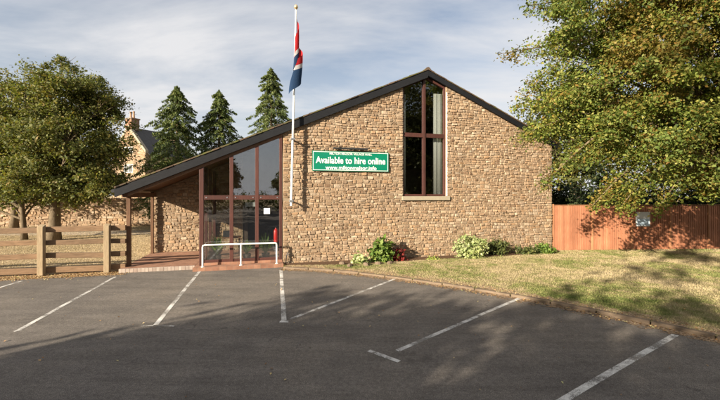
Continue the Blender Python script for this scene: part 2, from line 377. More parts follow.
def conifer(base, h, rad, n, label):
    root = empty('conifer_tree', base)
    k = 420
    t = np.sort(rng.random(k)**.8)
    ph = rng.random(4)*6.28
    r = rad*1.22*(1-t)**(.50+.12*rng.random())*(.50+.55*rng.random(k)**.7); a = rng.random(k)*2*math.pi
    r *= 1+.22*np.sin(a*2+t*13+ph[0])+.18*np.sin(a*4-t*23+ph[1]); r[rng.random(k) < .10] *= 1.22
    cc = np.stack([np.cos(a)*r, np.sin(a)*r, .5+t*(h-.75)], 1)
    dirs = np.stack([np.cos(a), np.sin(a), np.full(k, -.55)], 1)
    cid = rng.integers(0, k, size=n); u = rng.random((n, 1))
    ln = (.85*(1-t)**.5+.32)[cid][:, None]
    P = cc[cid] + dirs[cid]*ln*(u-.55) + rng.normal(size=(n, 3))*np.array([.12, .12, .10])*(1.3-u)*(.35+.75*(1-t)**.5)[cid][:, None]
    tipn = 500; tp = rng.random((tipn, 1)); P[:tipn] = np.hstack([rng.normal(size=(tipn, 2))*.16*(1.05-tp), h-1.0+tp*1.0])
    # upturned tip leaders
    V, Fq = leaves(P, .14, up=.1, aspect=.36, outdir=dirs[cid]*.3)
    mb = MB(); mb.tube([(0, 0, 0), (0, 0, h*.5), (0.03, 0, h*.98)], [.22, .13, .015], 8)
    for j in rng.choice(k, size=90, replace=False):
        c = Vector(cc[j]); mb.tube([(0, 0, max(.3, c.z-.1)), c], [.035, .008], 4, cap=False)
    mb.build('trunk', BARK, root, smooth=True)
    link('crown', npmesh('crown', V, Fq), LEAF_C, root)
    return tag(root, label, 'conifer', 'tall conifers behind the hall')

# ------------------------------------------------------------------ ground
def gp(px, py, z=0.0):                       # ground position seen at a pixel of the 720 x 400 photo
    Y = F*(CAM_H-z)/(py-HOR); return ((px-360)/F*Y, Y)
def sheet(name, pts, z, mat, kind='structure'):
    me = bpy.data.meshes.new(name); me.from_pydata([(x, y, z) for x, y in pts], [], [tuple(range(len(pts)))]); me.update()
    o = link(name, me, mat); tag(o, kind=kind); return o
TH = R(14.8); CU, SU = math.cos(TH), math.sin(TH); OX, OY = -2.75, 12.86
def W(s, v, z=0.0): return (OX+CU*s-SU*v, OY+SU*s+CU*v, z)
sheet('ground', [(-600, -400), (600, -400), (600, 900), (-600, 900)], -.02, DIRT)
kp = [(283, 269), (300, 268.5), (330, 271), (362, 274), (395, 278.5), (428, 283), (460, 288), (490, 292.8), (520, 298), (560, 306), (600, 314), (640, 322.5), (680, 331), (720, 339.5)]
KP = [gp(*p) for p in kp] + [(7.0, 5.2), (7.9, 3.6), (8.8, 1.6), (9.7, -1), (11, -5), (13, -12), (15, -24)]
# smooth the kerb line
def resample(pts, step):
    out_ = [Vector(pts[0])]; acc = 0
    cur = Vector(pts[0]); i = 1
    while i < len(pts):
        nx = Vector(pts[i]); d = (nx-cur).length
        if acc+d >= step: cur = cur.lerp(nx, (step-acc)/d); out_.append(cur.copy()); acc = 0
        else: acc += d; cur = nx; i += 1
    return out_
for _ in range(3):
    KP = [KP[0]] + [((KP[i-1][0]+2*KP[i][0]+KP[i+1][0])/4, (KP[i-1][1]+2*KP[i][1]+KP[i+1][1])/4) for i in range(1, len(KP)-1)] + [KP[-1]]
K = resample(KP, .3)
LE = gp(125, 274.5); LE0 = gp(15, 280)
dl = Vector((LE[0]-LE0[0], LE[1]-LE0[1])).normalized()
LF = (LE0[0]-dl.x*30, LE0[1]-dl.y*30)
lot = [LF, LE0, LE, W(-5.2, 0)[:2], W(-2.9, 0)[:2], W(0, .05)[:2]] + [(p.x, p.y) for p in K] + [(15, -60), (-60, -60), (-60, LF[1])]
sheet('car_park', lot, 0.0, ASPHALT)
lawn_pts = [W(0.02, .02)[:2]] + [(p.x, p.y) for p in K] + [(60, -24), (60, 30), W(11.56, 3)[:2]]
sheet('lawn', lawn_pts, .055, LAWN)
gs = [LF, LE0, LE, (LE[0]-.1, LE[1]+.95), (LE0[0]-.15, LE0[1]+.95), (LF[0], LF[1]+1)]
sheet('gravel_strip', gs, -.012, GRAVEL)
sheet('path', [(-60, 19.5), (-6.5, 23.5), (-6.5, 26), (-60, 22.5)], -.014, PATH)
# planting bed along the wall
bed = [W(0.02, -.02)[:2], W(.1, -.42)[:2], W(1.2, -.62)[:2], W(2.4, -.9)[:2], W(4, -.8)[:2], W(5.5, -.62)[:2], W(8, -.7)[:2], W(11.4, -.55)[:2], W(11.56, -.02)[:2]]
sheet('planting_bed', bed, .062, SOIL)
mb = MB()
for i in range(0, len(K)-3, 3):
    a, b = K[i], K[i+3]
    d = (b-a); ln = d.length; d.normalize(); nrm = Vector((-d.y, d.x))
    hh = .066+random.uniform(-.01, .01); a2 = a + nrm*random.uniform(-.012, .012)
    q = [a2+d*.008, a2+d*(ln-.008), a2+d*(ln-.008)+nrm*.13, a2+d*.008+nrm*.13]
    sgn = 1
    mb.poly([(p.x, p.y, -.02) for p in q] + [(p.x, p.y, hh) for p in q], [(0, 3, 2, 1), (4, 5, 6, 7), (0, 1, 5, 4), (1, 2, 6, 5), (2, 3, 7, 6), (3, 0, 4, 7)])
tag(mb.build('kerb', KERB, bevel=.018), kind='structure')
# grit and earth spilling over both sides of the kerb
def mat_spill(name, cols):
    m = NM(name); n = m.noise(5, 6, .75); at = m.n.new('ShaderNodeAttribute'); at.attribute_name = 'edge'
    a = m.ramp(m.math('SUBTRACT', m.math('ADD', n, .08), m.math('MULTIPLY', at.outputs['Fac'], .42)), [(.36, 0.0), (.46, 1.0)])
    v = m.n.new('ShaderNodeTexVoronoi'); v.inputs['Scale'].default_value = 45; m.l.new(m.tc.outputs['Object'], v.inputs[0]); sx = m.n.new('ShaderNodeSeparateXYZ'); m.l.new(v.outputs['Color'], sx.inputs[0])
    m.color(m.ramp(sx.outputs[0], [(0, cols[0]), (.5, cols[1]), (1, cols[2])])); m.set(1, .05); m.l.new(a, m.b.inputs['Alpha']); m.bump(v.outputs['Distance'], .6, .015); return m.m
def spill(name, offs, z, mat):
    V = []; E = []
    for i, p in enumerate(K[:-1]):
        d = (K[i+1]-p).normalized(); n_ = Vector((-d.y, d.x))
        for o_, e_ in offs: V.append((p.x+n_.x*o_, p.y+n_.y*o_, z)); E.append(e_)
    m_ = len(offs); Fq = [(i*m_+j, i*m_+j+1, (i+1)*m_+j+1, (i+1)*m_+j) for i in range(len(K)-2) for j in range(m_-1)]
    me = bpy.data.meshes.new(name); me.from_pydata(V, [], Fq); a_ = me.attributes.new('edge', 'FLOAT', 'POINT'); a_.data.foreach_set('value', E)
    tag(link(name, me, mat), kind='structure')
spill('ground', [(-.62, 1), (-.3, .55), (.01, 0)], .0035, mat_spill('kerb_grit', [(.10, .065, .04), (.22, .15, .095), (.36, .27, .18)]))
spill('ground', [(.12, 0), (.4, .35), (.85, 1)], .0605, mat_spill('bare_earth', [(.16, .10, .06), (.30, .21, .13), (.42, .32, .21)]))
# road markings
def strip(mb, a, b, w_, z=.004):
    A, B = Vector(gp(*a)), Vector(gp(*b)); d = (B-A).normalized(); n = Vector((-d.y, d.x))*w_/2
    ns = 12; pts = []
    for i in range(ns+1):
        p = A.lerp(B, i/ns); j = random.uniform(-.006, .006)
        pts.append((p.x+n.x+j, p.y+n.y, z)); pts.append((p.x-n.x+j, p.y-n.y, z))
    mb.poly(pts, [(2*i, 2*i+1, 2*i+3, 2*i+2) for i in range(ns)])
mb = MB()
for a, b, w_ in [((22, 281), (-60, 305), .085), ((115, 277), (17, 331), .085), ((200, 271), (156, 325), .09), ((281, 270), (284, 320.5), .10),
                 ((395, 279), (291, 319), .09), ((520, 298), (397, 351), .085), ((675, 335), (560, 402), .10), ((560, 402), (470, 455), .10)]:
    strip(mb, a, b, w_)
for a, b, w_ in [((141, 326.5), (153, 326), .05), ((158, 326), (174, 326.5), .05), ((280, 321.8), (289, 322), .10), ((369, 351), (399, 362), .085), ((14, 332), (22, 330), .06)]:
    strip(mb, a, b, w_, .008)
tag(mb.build('road_markings', PAINT), kind='structure')

# ------------------------------------------------------------------ stone walling (real relief: every stone is a bulged, irregular face block)
def stonework(intervals, z0, z1, zmax=None, plane=lambda s, d, z: (s, -d, z), hmin=.075, hmax=.15, wmin=.09, wmax=.28, prot=.027, seed=1):
    rnd = random.Random(seed); V = []; Fc = []
    ph = [rnd.uniform(0, 6.28) for _ in range(4)]
    def wob(s, z): return .018*math.sin(s*1.9+ph[0]+z*2)+.012*math.sin(s*4.7+ph[1]-z*3)
    def stone(a, b, lo, hi):
        cs = []
        g = .009
        a += g; b -= g; lo2 = lambda s: lo+wob(s, lo)+g*.8; hi2 = lambda s: hi+wob(s, hi)-g*.8
        if b-a < .05 or hi-lo < .05: return
        j = lambda m: rnd.uniform(-m, m)
        cx = rnd.uniform(.05, .26)
        ww = b-a; h = hi-lo
        raw = [(a+ww*cx*rnd.uniform(.3, 1), lo2(a)), (b-ww*cx*rnd.uniform(.3, 1), lo2(b)), (b, lo2(b)+h*rnd.uniform(.1, .35)), (b, hi2(b)-h*rnd.uniform(.1, .35)),
               (b-ww*cx*rnd.uniform(.3, 1), hi2(b)), (a+ww*cx*rnd.uniform(.3, 1), hi2(a)), (a, hi2(a)-h*rnd.uniform(.1, .35)), (a, lo2(a)+h*rnd.uniform(.1, .35))]
        raw = [(x+j(.009), z+j(.008)) for x, z in raw]
        if zmax is not None:
            if lo2(a) > zmax(a)-.03 and lo2(b) > zmax(b)-.03: return
            raw = [(x, min(z, zmax(x))) for x, z in raw]
        mx_ = sum(p[0] for p in raw)/8; mz_ = sum(p[1] for p in raw)/8
        p = prot*rnd.uniform(.35, 1.25); tx, tz = rnd.uniform(-.6, .6), rnd.uniform(-.6, .6)
        n = len(V)
        for x, z in raw: V.append(plane(x, -.004, z))
        for x, z in raw:
            q = .84+j(.06); X = mx_+(x-mx_)*q; Z = mz_+(z-mz_)*q
            V.append(plane(X, max(.004, p*(1+tx*(X-mx_)/ww*2+tz*(Z-mz_)/h*2)+j(.003)), Z))
        V.append(plane(mx_+j(.02), p*1.12+j(.005), mz_+j(.01)))
        for i in range(8):
            k = (i+1) % 8; Fc.append((n+i, n+k, n+8+k, n+8+i)); Fc.append((n+8+i, n+8+k, n+16))
    z = z0
    while z < z1:
        h = rnd.uniform(hmin, hmax); zt = min(z+h, z1)
        if z1-zt < .07: zt = z1
        for (a, b) in intervals(z, zt):
            s = a
            while s < b-.02:
                w_ = rnd.uniform(wmin, wmax); e = s+w_
                if b-e < .12: e = b
                if zt-z > .125 and rnd.random() < .40:
                    m_ = z+(zt-z)*rnd.uniform(.38, .62)
                    stone(s, e, z, m_)
                    if rnd.random() < .4 and e-s > .26: q = s+(e-s)*rnd.uniform(.4, .6); stone(s, q, m_, zt); stone(q, e, m_, zt)
                    else: stone(s, e, m_, zt)
                else: stone(s, e, z, zt)
                s = e
        z = zt
    return V, Fc
def stone_obj(name, V, Fc, parent, mat=STONE):
    me = bpy.data.meshes.new(name); me.from_pydata(V, [], Fc); me.update(); return link(name, me, mat, parent)

# ------------------------------------------------------------------ the hall
hall = empty('village_hall', (OX, OY, 0), TH)
tag(hall, 'gabled ironstone hall with maroon glazed porch and tall central window', 'building')
AP, AZ, SLP = 5.59, 7.46, .435
SR, DEP = 11.56, 20.0
SL, RV = -5.12, 3.4                      # left end of the recessed wall, its distance back
roofz = lambda s: AZ - SLP*abs(s-AP)
TK = .17                                   # roof thickness
under = lambda s: roofz(s) - TK - .01
WL, WR, WB = 4.577, 6.427, 2.46
def wallpiece(mb, s0, s1, z0, v0, v1):
    pts = [(s0, z0), (s1, z0), (s1, under(s1))]
    if s0 < AP < s1: pts.append((AP, under(AP)))
    pts.append((s0, under(s0))); mb.prism_y(pts, v0, v1)
mb = MB()
wallpiece(mb, 0, WL, -.1, 0, .3); wallpiece(mb, WR, SR, -.1, 0, .3); mb.box(WL, WR, 0, .3, -.1, WB-.16)
mb.build('wall_core', MORTAR, hall)
def iv(z, zt):
    if zt > WB-.12: return [(0, WL-.005), (WR+.005, SR)]
    return [(0, SR)]
V, Fc = stonework(iv, 0, 7.3, zmax=lambda s: under(s)-.02, seed=3)
# quoin return on the right-hand side wall
V2, F2 = stonework(lambda a, b: [(0, DEP)], 0, under(SR), plane=lambda s, d, z: (SR+d, s, z), seed=5, wmin=.2, wmax=.5, hmin=.14, hmax=.24)
n0 = len(V); V += V2; Fc += [tuple(i+n0 for i in f) for f in F2]
stone_obj('wall', V, Fc, hall)
mb = MB(); mb.box(SR-.3, SR, .3, DEP-.3, -.1, under(SR)-.02)
mb.box(SL, SL+.3, RV+.3, DEP-.3, -.1, under(SL)-.02)
wallpiece(mb, SL, 9.0, -.1, DEP-.3, DEP); wallpiece(mb, 9.9, SR, -.1, DEP-.3, DEP)
mb.build('wall_core', MORTAR, hall)
# recessed wall (lit through the open canopy), seen through the porch glass too
mb = MB(); wallpiece(mb, SL, -1.55, -.1, RV, RV+.3); mb.build('wall_core', MORTAR, hall)
V, Fc = stonework(lambda a, b: [(SL, -1.57)], .12, 5.0, zmax=lambda s: under(s)-.03, plane=lambda s, d, z: (s, RV-d, z), seed=9)
stone_obj('recessed_wall', V, Fc, hall)
V, Fc = stonework(lambda a, b: [(RV, DEP)], 0, under(SL)-.05, plane=lambda s, d, z: (SL-d, s, z), seed=15, wmin=.2, wmax=.5, hmin=.14, hmax=.24)
stone_obj('side_wall', V, Fc, hall)
# inner partition walls, dim hall interior
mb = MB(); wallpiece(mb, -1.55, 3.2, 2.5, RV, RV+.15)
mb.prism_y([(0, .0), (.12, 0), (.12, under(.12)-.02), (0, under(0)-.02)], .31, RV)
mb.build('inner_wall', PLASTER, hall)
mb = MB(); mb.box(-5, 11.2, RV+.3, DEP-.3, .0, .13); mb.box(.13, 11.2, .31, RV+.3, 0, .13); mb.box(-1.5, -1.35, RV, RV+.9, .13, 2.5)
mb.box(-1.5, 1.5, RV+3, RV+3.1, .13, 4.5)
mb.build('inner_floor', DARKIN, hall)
# roof
rf = empty('roof'); rf.parent = hall
def slab(s0, s1, v0, v1, t, mat, name, par, off=0):
    mb = MB(); a = (s0, roofz(s0)+off); b = (s1, roofz(s1)+off)
    mb.prism_y([(a[0], a[1]-t), (b[0], b[1]-t), b, a], v0, v1); return mb.build(name, mat, par)
EL, ER = -5.24, SR+.3
slab(EL, AP, -.085, DEP+.2, .05, TILES, 'roof_tiles', rf); slab(AP, ER, -.085, DEP+.2, .05, TILES, 'roof_tiles', rf)
slab(EL+.02, AP, .0, DEP+.15, .115, BROWNWOOD, 'roof_deck', rf, off=-.053); slab(AP, ER-.02, .0, DEP+.15, .115, DARKIN, 'roof_deck', rf, off=-.053)
def verge(s0, s1, name, mat, top, h, v0, v1):
    mb = MB(); mb.prism_y([(s0, roofz(s0)-top-h), (s1, roofz(s1)-top-h), (s1, roofz(s1)-top), (s0, roofz(s0)-top)], v0, v1); return mb.build(name, mat, rf)
verge(EL, AP-.002, 'verge_board', BLACKWOOD, .053, .27, -.12, -.045); verge(AP+.002, ER, 'verge_board', BLACKWOOD, .053, .20, -.12, -.045)
verge(EL+.35, -.02, 'verge_beam', BROWNWOOD, .26, .17, -.04, .06)
# broken edge of mossy tiles along both verges
mb = MB(); rnd = random.Random(4)
for sgn, e in ((-1, EL), (1, ER)):
    s = 0.0; tot = abs(e-AP)
    while s < tot-.05:
        l_ = rnd.uniform(.22, .34); a = AP+sgn*s; b = AP+sgn*min(tot, s+l_)
        s0, s1 = min(a, b), max(a, b); u = rnd.uniform(.008, .028)
        za, zb = roofz(s0), roofz(s1); d_ = -.135-rnd.uniform(0, .02)
        lift0, lift1 = (u, .01) if sgn < 0 else (.01, u)
        mb.prism_y([(s0, za-.03), (s1, zb-.03), (s1, zb+lift1), (s0, za+lift0)], d_, .25); s += l_
mb.build('verge_tiles', TILES, rf)
mb = MB(); v = -.13
while v < DEP+.2:
    mb.prism_y([(AP-.14, AZ-.035), (AP+.14, AZ-.035), (AP+.07, AZ+.055), (AP, AZ+.085), (AP-.07, AZ+.055)], v, min(v+.44, DEP+.2)); v += .45
mb.build('ridge_tiles', TILES, rf)
mb = MB(); mb.tube([(EL-.06, -.08, roofz(EL)-.12), (EL-.06, DEP, roofz(EL)-.16)], .055, 8); mb.build('gutter', DARKM, rf)
# tall window
win = empty('window'); win.parent = hall
def frame_box(mb, s0, s1, z0, z1, v0=.06, v1=.14): mb.box(s0, s1, v0, v1, z0, z1)
TR = 4.87
mb = MB(); fz = lambda s: under(s)-.05
def upr(mb, s0, s1, z0, v0, v1, zt=None):
    pts = [(s0, z0), (s1, z0), (s1, (zt or fz)(s1) )]
    if s0 < AP < s1: pts.append((AP, fz(AP)))
    pts.append((s0, (zt or fz)(s0))); mb.prism_y(pts, v0, v1)
upr(mb, WL, WL+.07, WB, .05, .15); upr(mb, WR-.07, WR, WB, .05, .15)
mb.box(WL+.07, 5.44, .052, .148, WB, WB+.07); mb.box(5.55, WR-.07, .052, .148, WB, WB+.07)
mb.box(WL+.07, 5.44, .045, .15, TR-.08, TR+.08); mb.box(5.55, WR-.07, .045, .15, TR-.08, TR+.08)
for (a, b) in ((WL+.07, 5.44), (5.55, AP), (AP, WR-.07)):
    mb.prism_y([(a, fz(a)-.10), (b, fz(b)-.10), (b, fz(b)), (a, fz(a))], .053, .147)
mb.build('frame', MAROON, win, bevel=.006)
mb = MB(); upr(mb, 5.44, 5.55, WB, .02, .16); mb.build('mullion', MAROON, win, bevel=.008)
for (a, b, c, d) in ((WL+.07, 5.44, WB+.07, TR-.08), (5.55, WR-.07, WB+.07, TR-.08)):
    mb = MB(); mb.box(a, b, .095, .103, c, d); mb.build('pane', GLASS2, win)
for (a, b) in ((WL+.07, 5.44), (5.55, WR-.07)):
    mb = MB(); pts = [(a, TR+.08), (b, TR+.08), (b, fz(b)-.1)] + ([(AP, fz(AP)-.1)] if a < AP < b else []) + [(a, fz(a)-.1)]
    mb.prism_y(pts, .095, .103); mb.build('pane', GLASS2, win)
mb = MB(); mb.box(WL-.06, WR+.14, -.09, .16, WB-.17, WB-.01); mb.build('sill', SILL, win, bevel=.01)
mb = MB(); mb.box(WR+.001, WR+.055, -.02, .04, WB, under(WR+.06)-.25); mb.build('white_trim', WHITEW, win)
# curtains (hang inside the hall)
def curtain(s0, s1, z0, z1, v, label):
    mb = MB(); n = 22; pts = []
    for i in range(n+1):
        s = s0+(s1-s0)*i/n; d = .03*math.sin(i*1.9)
        pts += [(s, v+d, z0), (s, v+d, z1)]
    mb.poly(pts, [(2*i, 2*i+2, 2*i+3, 2*i+1) for i in range(n)])
    o = mb.build('curtain', CURTAIN, smooth=True); o.location = (OX, OY, 0); o.rotation_euler = (0, 0, TH)
    sm = o.modifiers.new('thick', 'SOLIDIFY'); sm.thickness = .004
    tag(o, label, 'curtain', 'curtains of the tall window')
curtain(6.0, 6.34, 2.5, 6.62, .26, 'wide white curtain drawn to the right side of the tall window')
curtain(WL+.08, WL+.20, 2.5, 6.5, .26, 'narrow white curtain edge at the left side of the tall window')
# glazed porch screen
PX = [-2.71, -1.74, -.894, -.04]
scr = empty('glazed_screen'); scr.parent = hall
mb = MB(); zt = lambda s: under(s)-.14
mb.prism_y([(-2.77, .12), (-2.63, .12), (-2.63, zt(-2.63)), (-2.77, zt(-2.77))], -.02, .12)
for s in PX[1:3]: mb.prism_y([(s-.06, .2), (s+.06, .2), (s+.06, zt(s+.06)), (s-.06, zt(s-.06))], -.02, .12)
mb.prism_y([(-.13, .2), (-.03, .2), (-.03, zt(-.03)), (-.13, zt(-.13))], -.02, .12)
edges = [(-2.63, PX[1]-.06), (PX[1]+.06, PX[2]-.06), (PX[2]+.06, -.13)]
for a, b in edges:
    mb.box(a, b, -.005, .10, .2, .29); mb.box(a, b, -.01, .105, 2.34, 2.49)
    mb.prism_y([(a, zt(a)-.07), (b, zt(b)-.07), (b, zt(b)), (a, zt(a))], .0, .10)
mb.prism_y([(-2.77, zt(-2.77)+.002), (-.03, zt(-.03)+.002), (-.03, zt(-.03)+.12), (-2.77, zt(-2.77)+.12)], -.02, .12)
mb.build('frame', MAROON, scr, bevel=.006)
for a, b in edges:
    for q in (.1, .9): mb = MB(); mb.box(a+(b-a)*q-.02, a+(b-a)*q+.02, -.02, -.011, 2.395, 2.435); mb.build('fixing_plate', METAL, scr)
for a, b in edges:
    mb = MB(); mb.box(a, b, .04, .048, .29, 2.34); mb.build('pane', GLASS, scr)
    mb = MB(); mb.prism_y([(a, 2.49), (b, 2.49), (b, zt(b)-.07), (a, zt(a)-.07)], .04, .048); mb.build('pane', GLASS, scr)
# side screen with the entrance door (under the canopy)
mb = MB()
for v0, v1 in ((.12, .2), (1.05, 1.15), (2.05, 2.15), (3.27, 3.37)): mb.box(-2.76, -2.66, v0, v1, .12, zt(-2.76))
for v0, v1 in ((.2, 1.05), (1.15, 2.05), (2.15, 3.27)): mb.box(-2.75, -2.67, v0, v1, 2.34, 2.46); mb.box(-2.75, -2.67, v0, v1, .12, .24)
mb.build('side_frame', MAROON, scr)
for v0, v1 in ((.2, 1.05), (1.15, 2.05), (2.15, 3.27)):
    mb = MB(); mb.box(-2.715, -2.707, v0, v1, .24, 2.34); mb.build('pane', GLASS2, scr)
# platform, steps, canopy posts
mb = MB(); mb.box(-5.15, -2.9, .06, RV, -.05, .12); mb.box(-2.9, 0, -.42, RV, -.05, .118); mb.build('porch_platform', PAVER, hall, bevel=.006)
mb = MB(); mb.box(-5.15, -2.902, -.03, .058, -.05, .125); mb.build('step_edging', NOSING, hall, bevel=.01)
mb = MB(); mb.box(-2.63, -.03, -.015, .11, .119, .199); mb.build('brick_plinth', PAVER, hall)
def post(s, v, w_, mat=BROWNWOOD):
    mb = MB(); z = under(s)-.02; mb.box(s-w_/2, s+w_/2, v-w_/2, v+w_/2, .12, z-.0); mb.build('canopy_post', mat, hall, bevel=.006)
post(-5.03, .5, .12); post(-5.07, RV-.16, .10)
mb = MB(); mb.box(-5.10, -4.94, .06, RV-.1, under(-5.14)-.19, under(-5.14)-.03); mb.build('eaves_beam', BROWNWOOD, hall)
# pipe loop near the corner
mb = MB(); mb.tube([(.10, -.03, .10), (.10, -.09, .16), (.12, -.10, .36), (.16, -.10, .45), (.20, -.10, .36), (.21, -.06, .30), (.21, -.0, .28)], .018, 8); mb.build('wall_pipe', METAL, hall, smooth=True)

# ------------------------------------------------------------------ sign, lamp, flagpole, handrail
def hallobj(name, s, v, z):
    o = empty(name, W(s, v, z), TH); return o
def text_mesh(body, size, cx, cz, parent, name, width=None, bold=.0, mat=LETTER):
    cu = bpy.data.curves.new('lettering', 'FONT'); cu.body = body; cu.size = size; cu.align_x = 'CENTER'; cu.align_y = 'CENTER'; cu.extrude = .003; cu.offset = bold; cu.space_character = 1.02
    o = bpy.data.objects.new('tmp', cu); col.objects.link(o); bpy.context.view_layer.update()
    dg = bpy.context.evaluated_depsgraph_get(); me = bpy.data.meshes.new_from_object(o.evaluated_get(dg))
    bpy.data.objects.remove(o)
    xs = [v_.co.x for v_ in me.vertices]; wd = max(xs)-min(xs); sc = (width/wd) if width else 1
    me.transform(Matrix.Scale(sc, 4, (1, 0, 0))); me.transform(Matrix.Rotation(R(90), 4, 'X')); me.transform(Matrix.Translation((cx, -.034, cz)))
    me.materials.clear(); return link(name, me, mat, parent)
sg = hallobj('banner_sign', 2.497, -.05, 3.75)
tag(sg, 'wide green banner sign with white lettering fixed to the stone wall', 'sign')
hw, hh = 1.46, .365
mb = MB(); mb.box(-hw, hw, -.03, .01, -hh, hh); mb.build('panel', GREEN, sg, bevel=.004)
mb = MB(); a, t = .025, .016
mb.box(-hw+a, hw-a, -.034, -.0305, hh-a-t, hh-a); mb.box(-hw+a, hw-a, -.034, -.0305, -hh+a, -hh+a+t)
mb.box(-hw+a, -hw+a+t, -.034, -.0305, -hh+a+t, hh-a-t); mb.box(hw-a-t, hw-a, -.034, -.0305, -hh+a+t, hh-a-t)
mb.build('border_line', LETTER, sg)
text_mesh('MILTON MALSOR VILLAGE HALL', .105, -.02, .268, sg, 'lettering', 1.62, .001)
text_mesh('Available to hire online', .34, 0, .02, sg, 'lettering', 2.66, .006)
text_mesh('www.miltonmalsor.info', .20, .0, -.245, sg, 'lettering', 1.95, .003)
lp = hallobj('sign_lamp', 2.45, -.04, 4.19)
tag(lp, 'dark slim trough lamp mounted above the green sign', 'wall lamp')
mb = MB(); mb.box(-.66, .66, -.16, -.05, .0, .055); mb.build('lamp_shade', DARKM, lp, bevel=.012)
for x in (-.42, .42): mb = MB(); mb.box(x-.025, x+.025, -.05, .035, .005, .04); mb.build('bracket', DARKM, lp)
# flagpole: hung on wall brackets, slightly leaning
fx = .265
fp = hallobj('flagpole', fx, -.30, 2.12)
tag(fp, 'tall white flagpole bracketed to the stone wall beside the porch', 'flagpole')
lean = .17; PH = 6.9
mb = MB(); mb.tube([(0, 0, 0), (lean*.5, 0, PH*.5), (lean, 0, PH)], [.042, .037, .026], 14); mb.build('pole', WHITE, fp, smooth=False)
mb = MB(); mb.lathe([(.001, 0), (.03, .01), (.035, .03), (.06, .06), (.075, .10), (.06, .15), (.03, .18), (.001, .185)], (lean, 0, PH), 14); mb.build('finial', GOLD, fp, smooth=True)
for z in (.17, 2.35):
    mb = MB(); l0 = lean*z/PH; mb.box(l0-.03, l0+.03, .02, .30, z-.02, z+.02); mb.box(l0-.075, l0+.075, -.065, .06, z-.035, z+.035); mb.build('bracket', METAL, fp, bevel=.006)
# flag, hanging limp: columns fan out of the hoist and fall in folds
def mat_flag():
    m = NM('flag_cloth'); uvn = m.n.new('ShaderNodeAttribute'); uvn.attribute_name = 'flag_uv'
    sp = m.n.new('ShaderNodeSeparateXYZ'); m.l.new(uvn.outputs['Vector'], sp.inputs[0])
    c = m.ramp(sp.outputs[1], [(0, (.36, .018, .022)), (.47, (.50, .48, .47)), (.56, (.022, .05, .11))], 'CONSTANT')
    # red round emblem with pale centre on the white band
    v1 = m.n.new('ShaderNodeVectorMath'); v1.operation = 'DISTANCE'; m.l.new(uvn.outputs['Vector'], v1.inputs[0]); v1.inputs[1].default_value = (.42, .48, 0)
    c = m.mix(m.ramp(v1.outputs['Value'], [(0, 0.0), (.035, 1.0), (.085, 0.0)], 'CONSTANT'), c, (.45, .05, .05))
    m.color(c); m.set(.85, .15)
    t = m.n.new('ShaderNodeBsdfTranslucent'); m.l.new(c, t.inputs[0]); mi = m.n.new('ShaderNodeMixShader'); mi.inputs[0].default_value = .3
    m.l.new(m.b.outputs[0], mi.inputs[1]); m.l.new(t.outputs[0], mi.inputs[2]); m.l.new(mi.outputs[0], m.o.inputs[0]); return m.m
nu, nv = 26, 60
FH, FL = 1.32, 1.85
V = []; UV = []
for j in range(nv+1):
    b = j/nv                                  # down the hoist
    for i in range(nu+1):
        a = i/nu                              # out along the fly
        # cloth hangs: fly end drops; folds gather around the pole
        drop = a*FL*.80
        z = -b*FH*(1-.05*a) - drop
        env = .03+.30*a**.6*(.35+.65*min(1, (b*FH+drop)/1.9))
        x = .035 + (env)*(math.sin(a*9.5+b*1.4)*.62) + .05*a*math.sin(b*3+a*2) + (.02 if a > .1 else 0) - .03*a
        y = -.05*a + .16*a**.7*math.cos(a*9.5+b*1.1)*.6
        V.append((x*1.1, y*1.1, z)); UV.append((a, b))
Fq = [(j*(nu+1)+i, j*(nu+1)+i+1, (j+1)*(nu+1)+i+1, (j+1)*(nu+1)+i) for j in range(nv) for i in range(nu)]
me = bpy.data.meshes.new('flag'); me.from_pydata(V, [], Fq); me.update()
at = me.attributes.new('flag_uv', 'FLOAT_VECTOR', 'POINT')
# colour bands run along the hanging length of the furled cloth
zmin = min(v_[2] for v_ in V)
at.data.foreach_set('vector', [c for (a, b), v_ in zip(UV, V) for c in (a, .62*(v_[2]/zmin)+.38*b if True else b, 0.0)])
me.polygons.foreach_set('use_smooth', [True]*len(me.polygons))
fl = link('flag', me, mat_flag()); fl.location = W(fx+lean-.01, -.30, 2.12+PH-.28); fl.rotation_euler = (0, 0, TH)
tag(fl, 'limp red white and blue flag hanging at the top of the white pole', 'flag')

hr = hallobj('guard_rail', -1.38, -.30, .118)
tag(hr, 'white tubular guard rail in front of the glazed porch', 'guard rail')
mb = MB(); r_ = .028
mb.tube([(-1.235, 0, .66), (-1.22, 0, .70), (-1.18, 0, .72), (1.10, 0, .72), (1.14, 0, .70), (1.155, 0, .66)], r_, 12); mb.build('rail', WHITE, hr, smooth=True)
for x in (-1.235, -.03, 1.155):
    mb = MB(); mb.tube([(x, 0, 0), (x, 0, .66 if abs(x) > 1 else .70)], r_, 12); mb.lathe([(.055, 0), (.055, .012), (.03, .014)], (x, 0, 0), 12); mb.build('post', WHITE, hr)
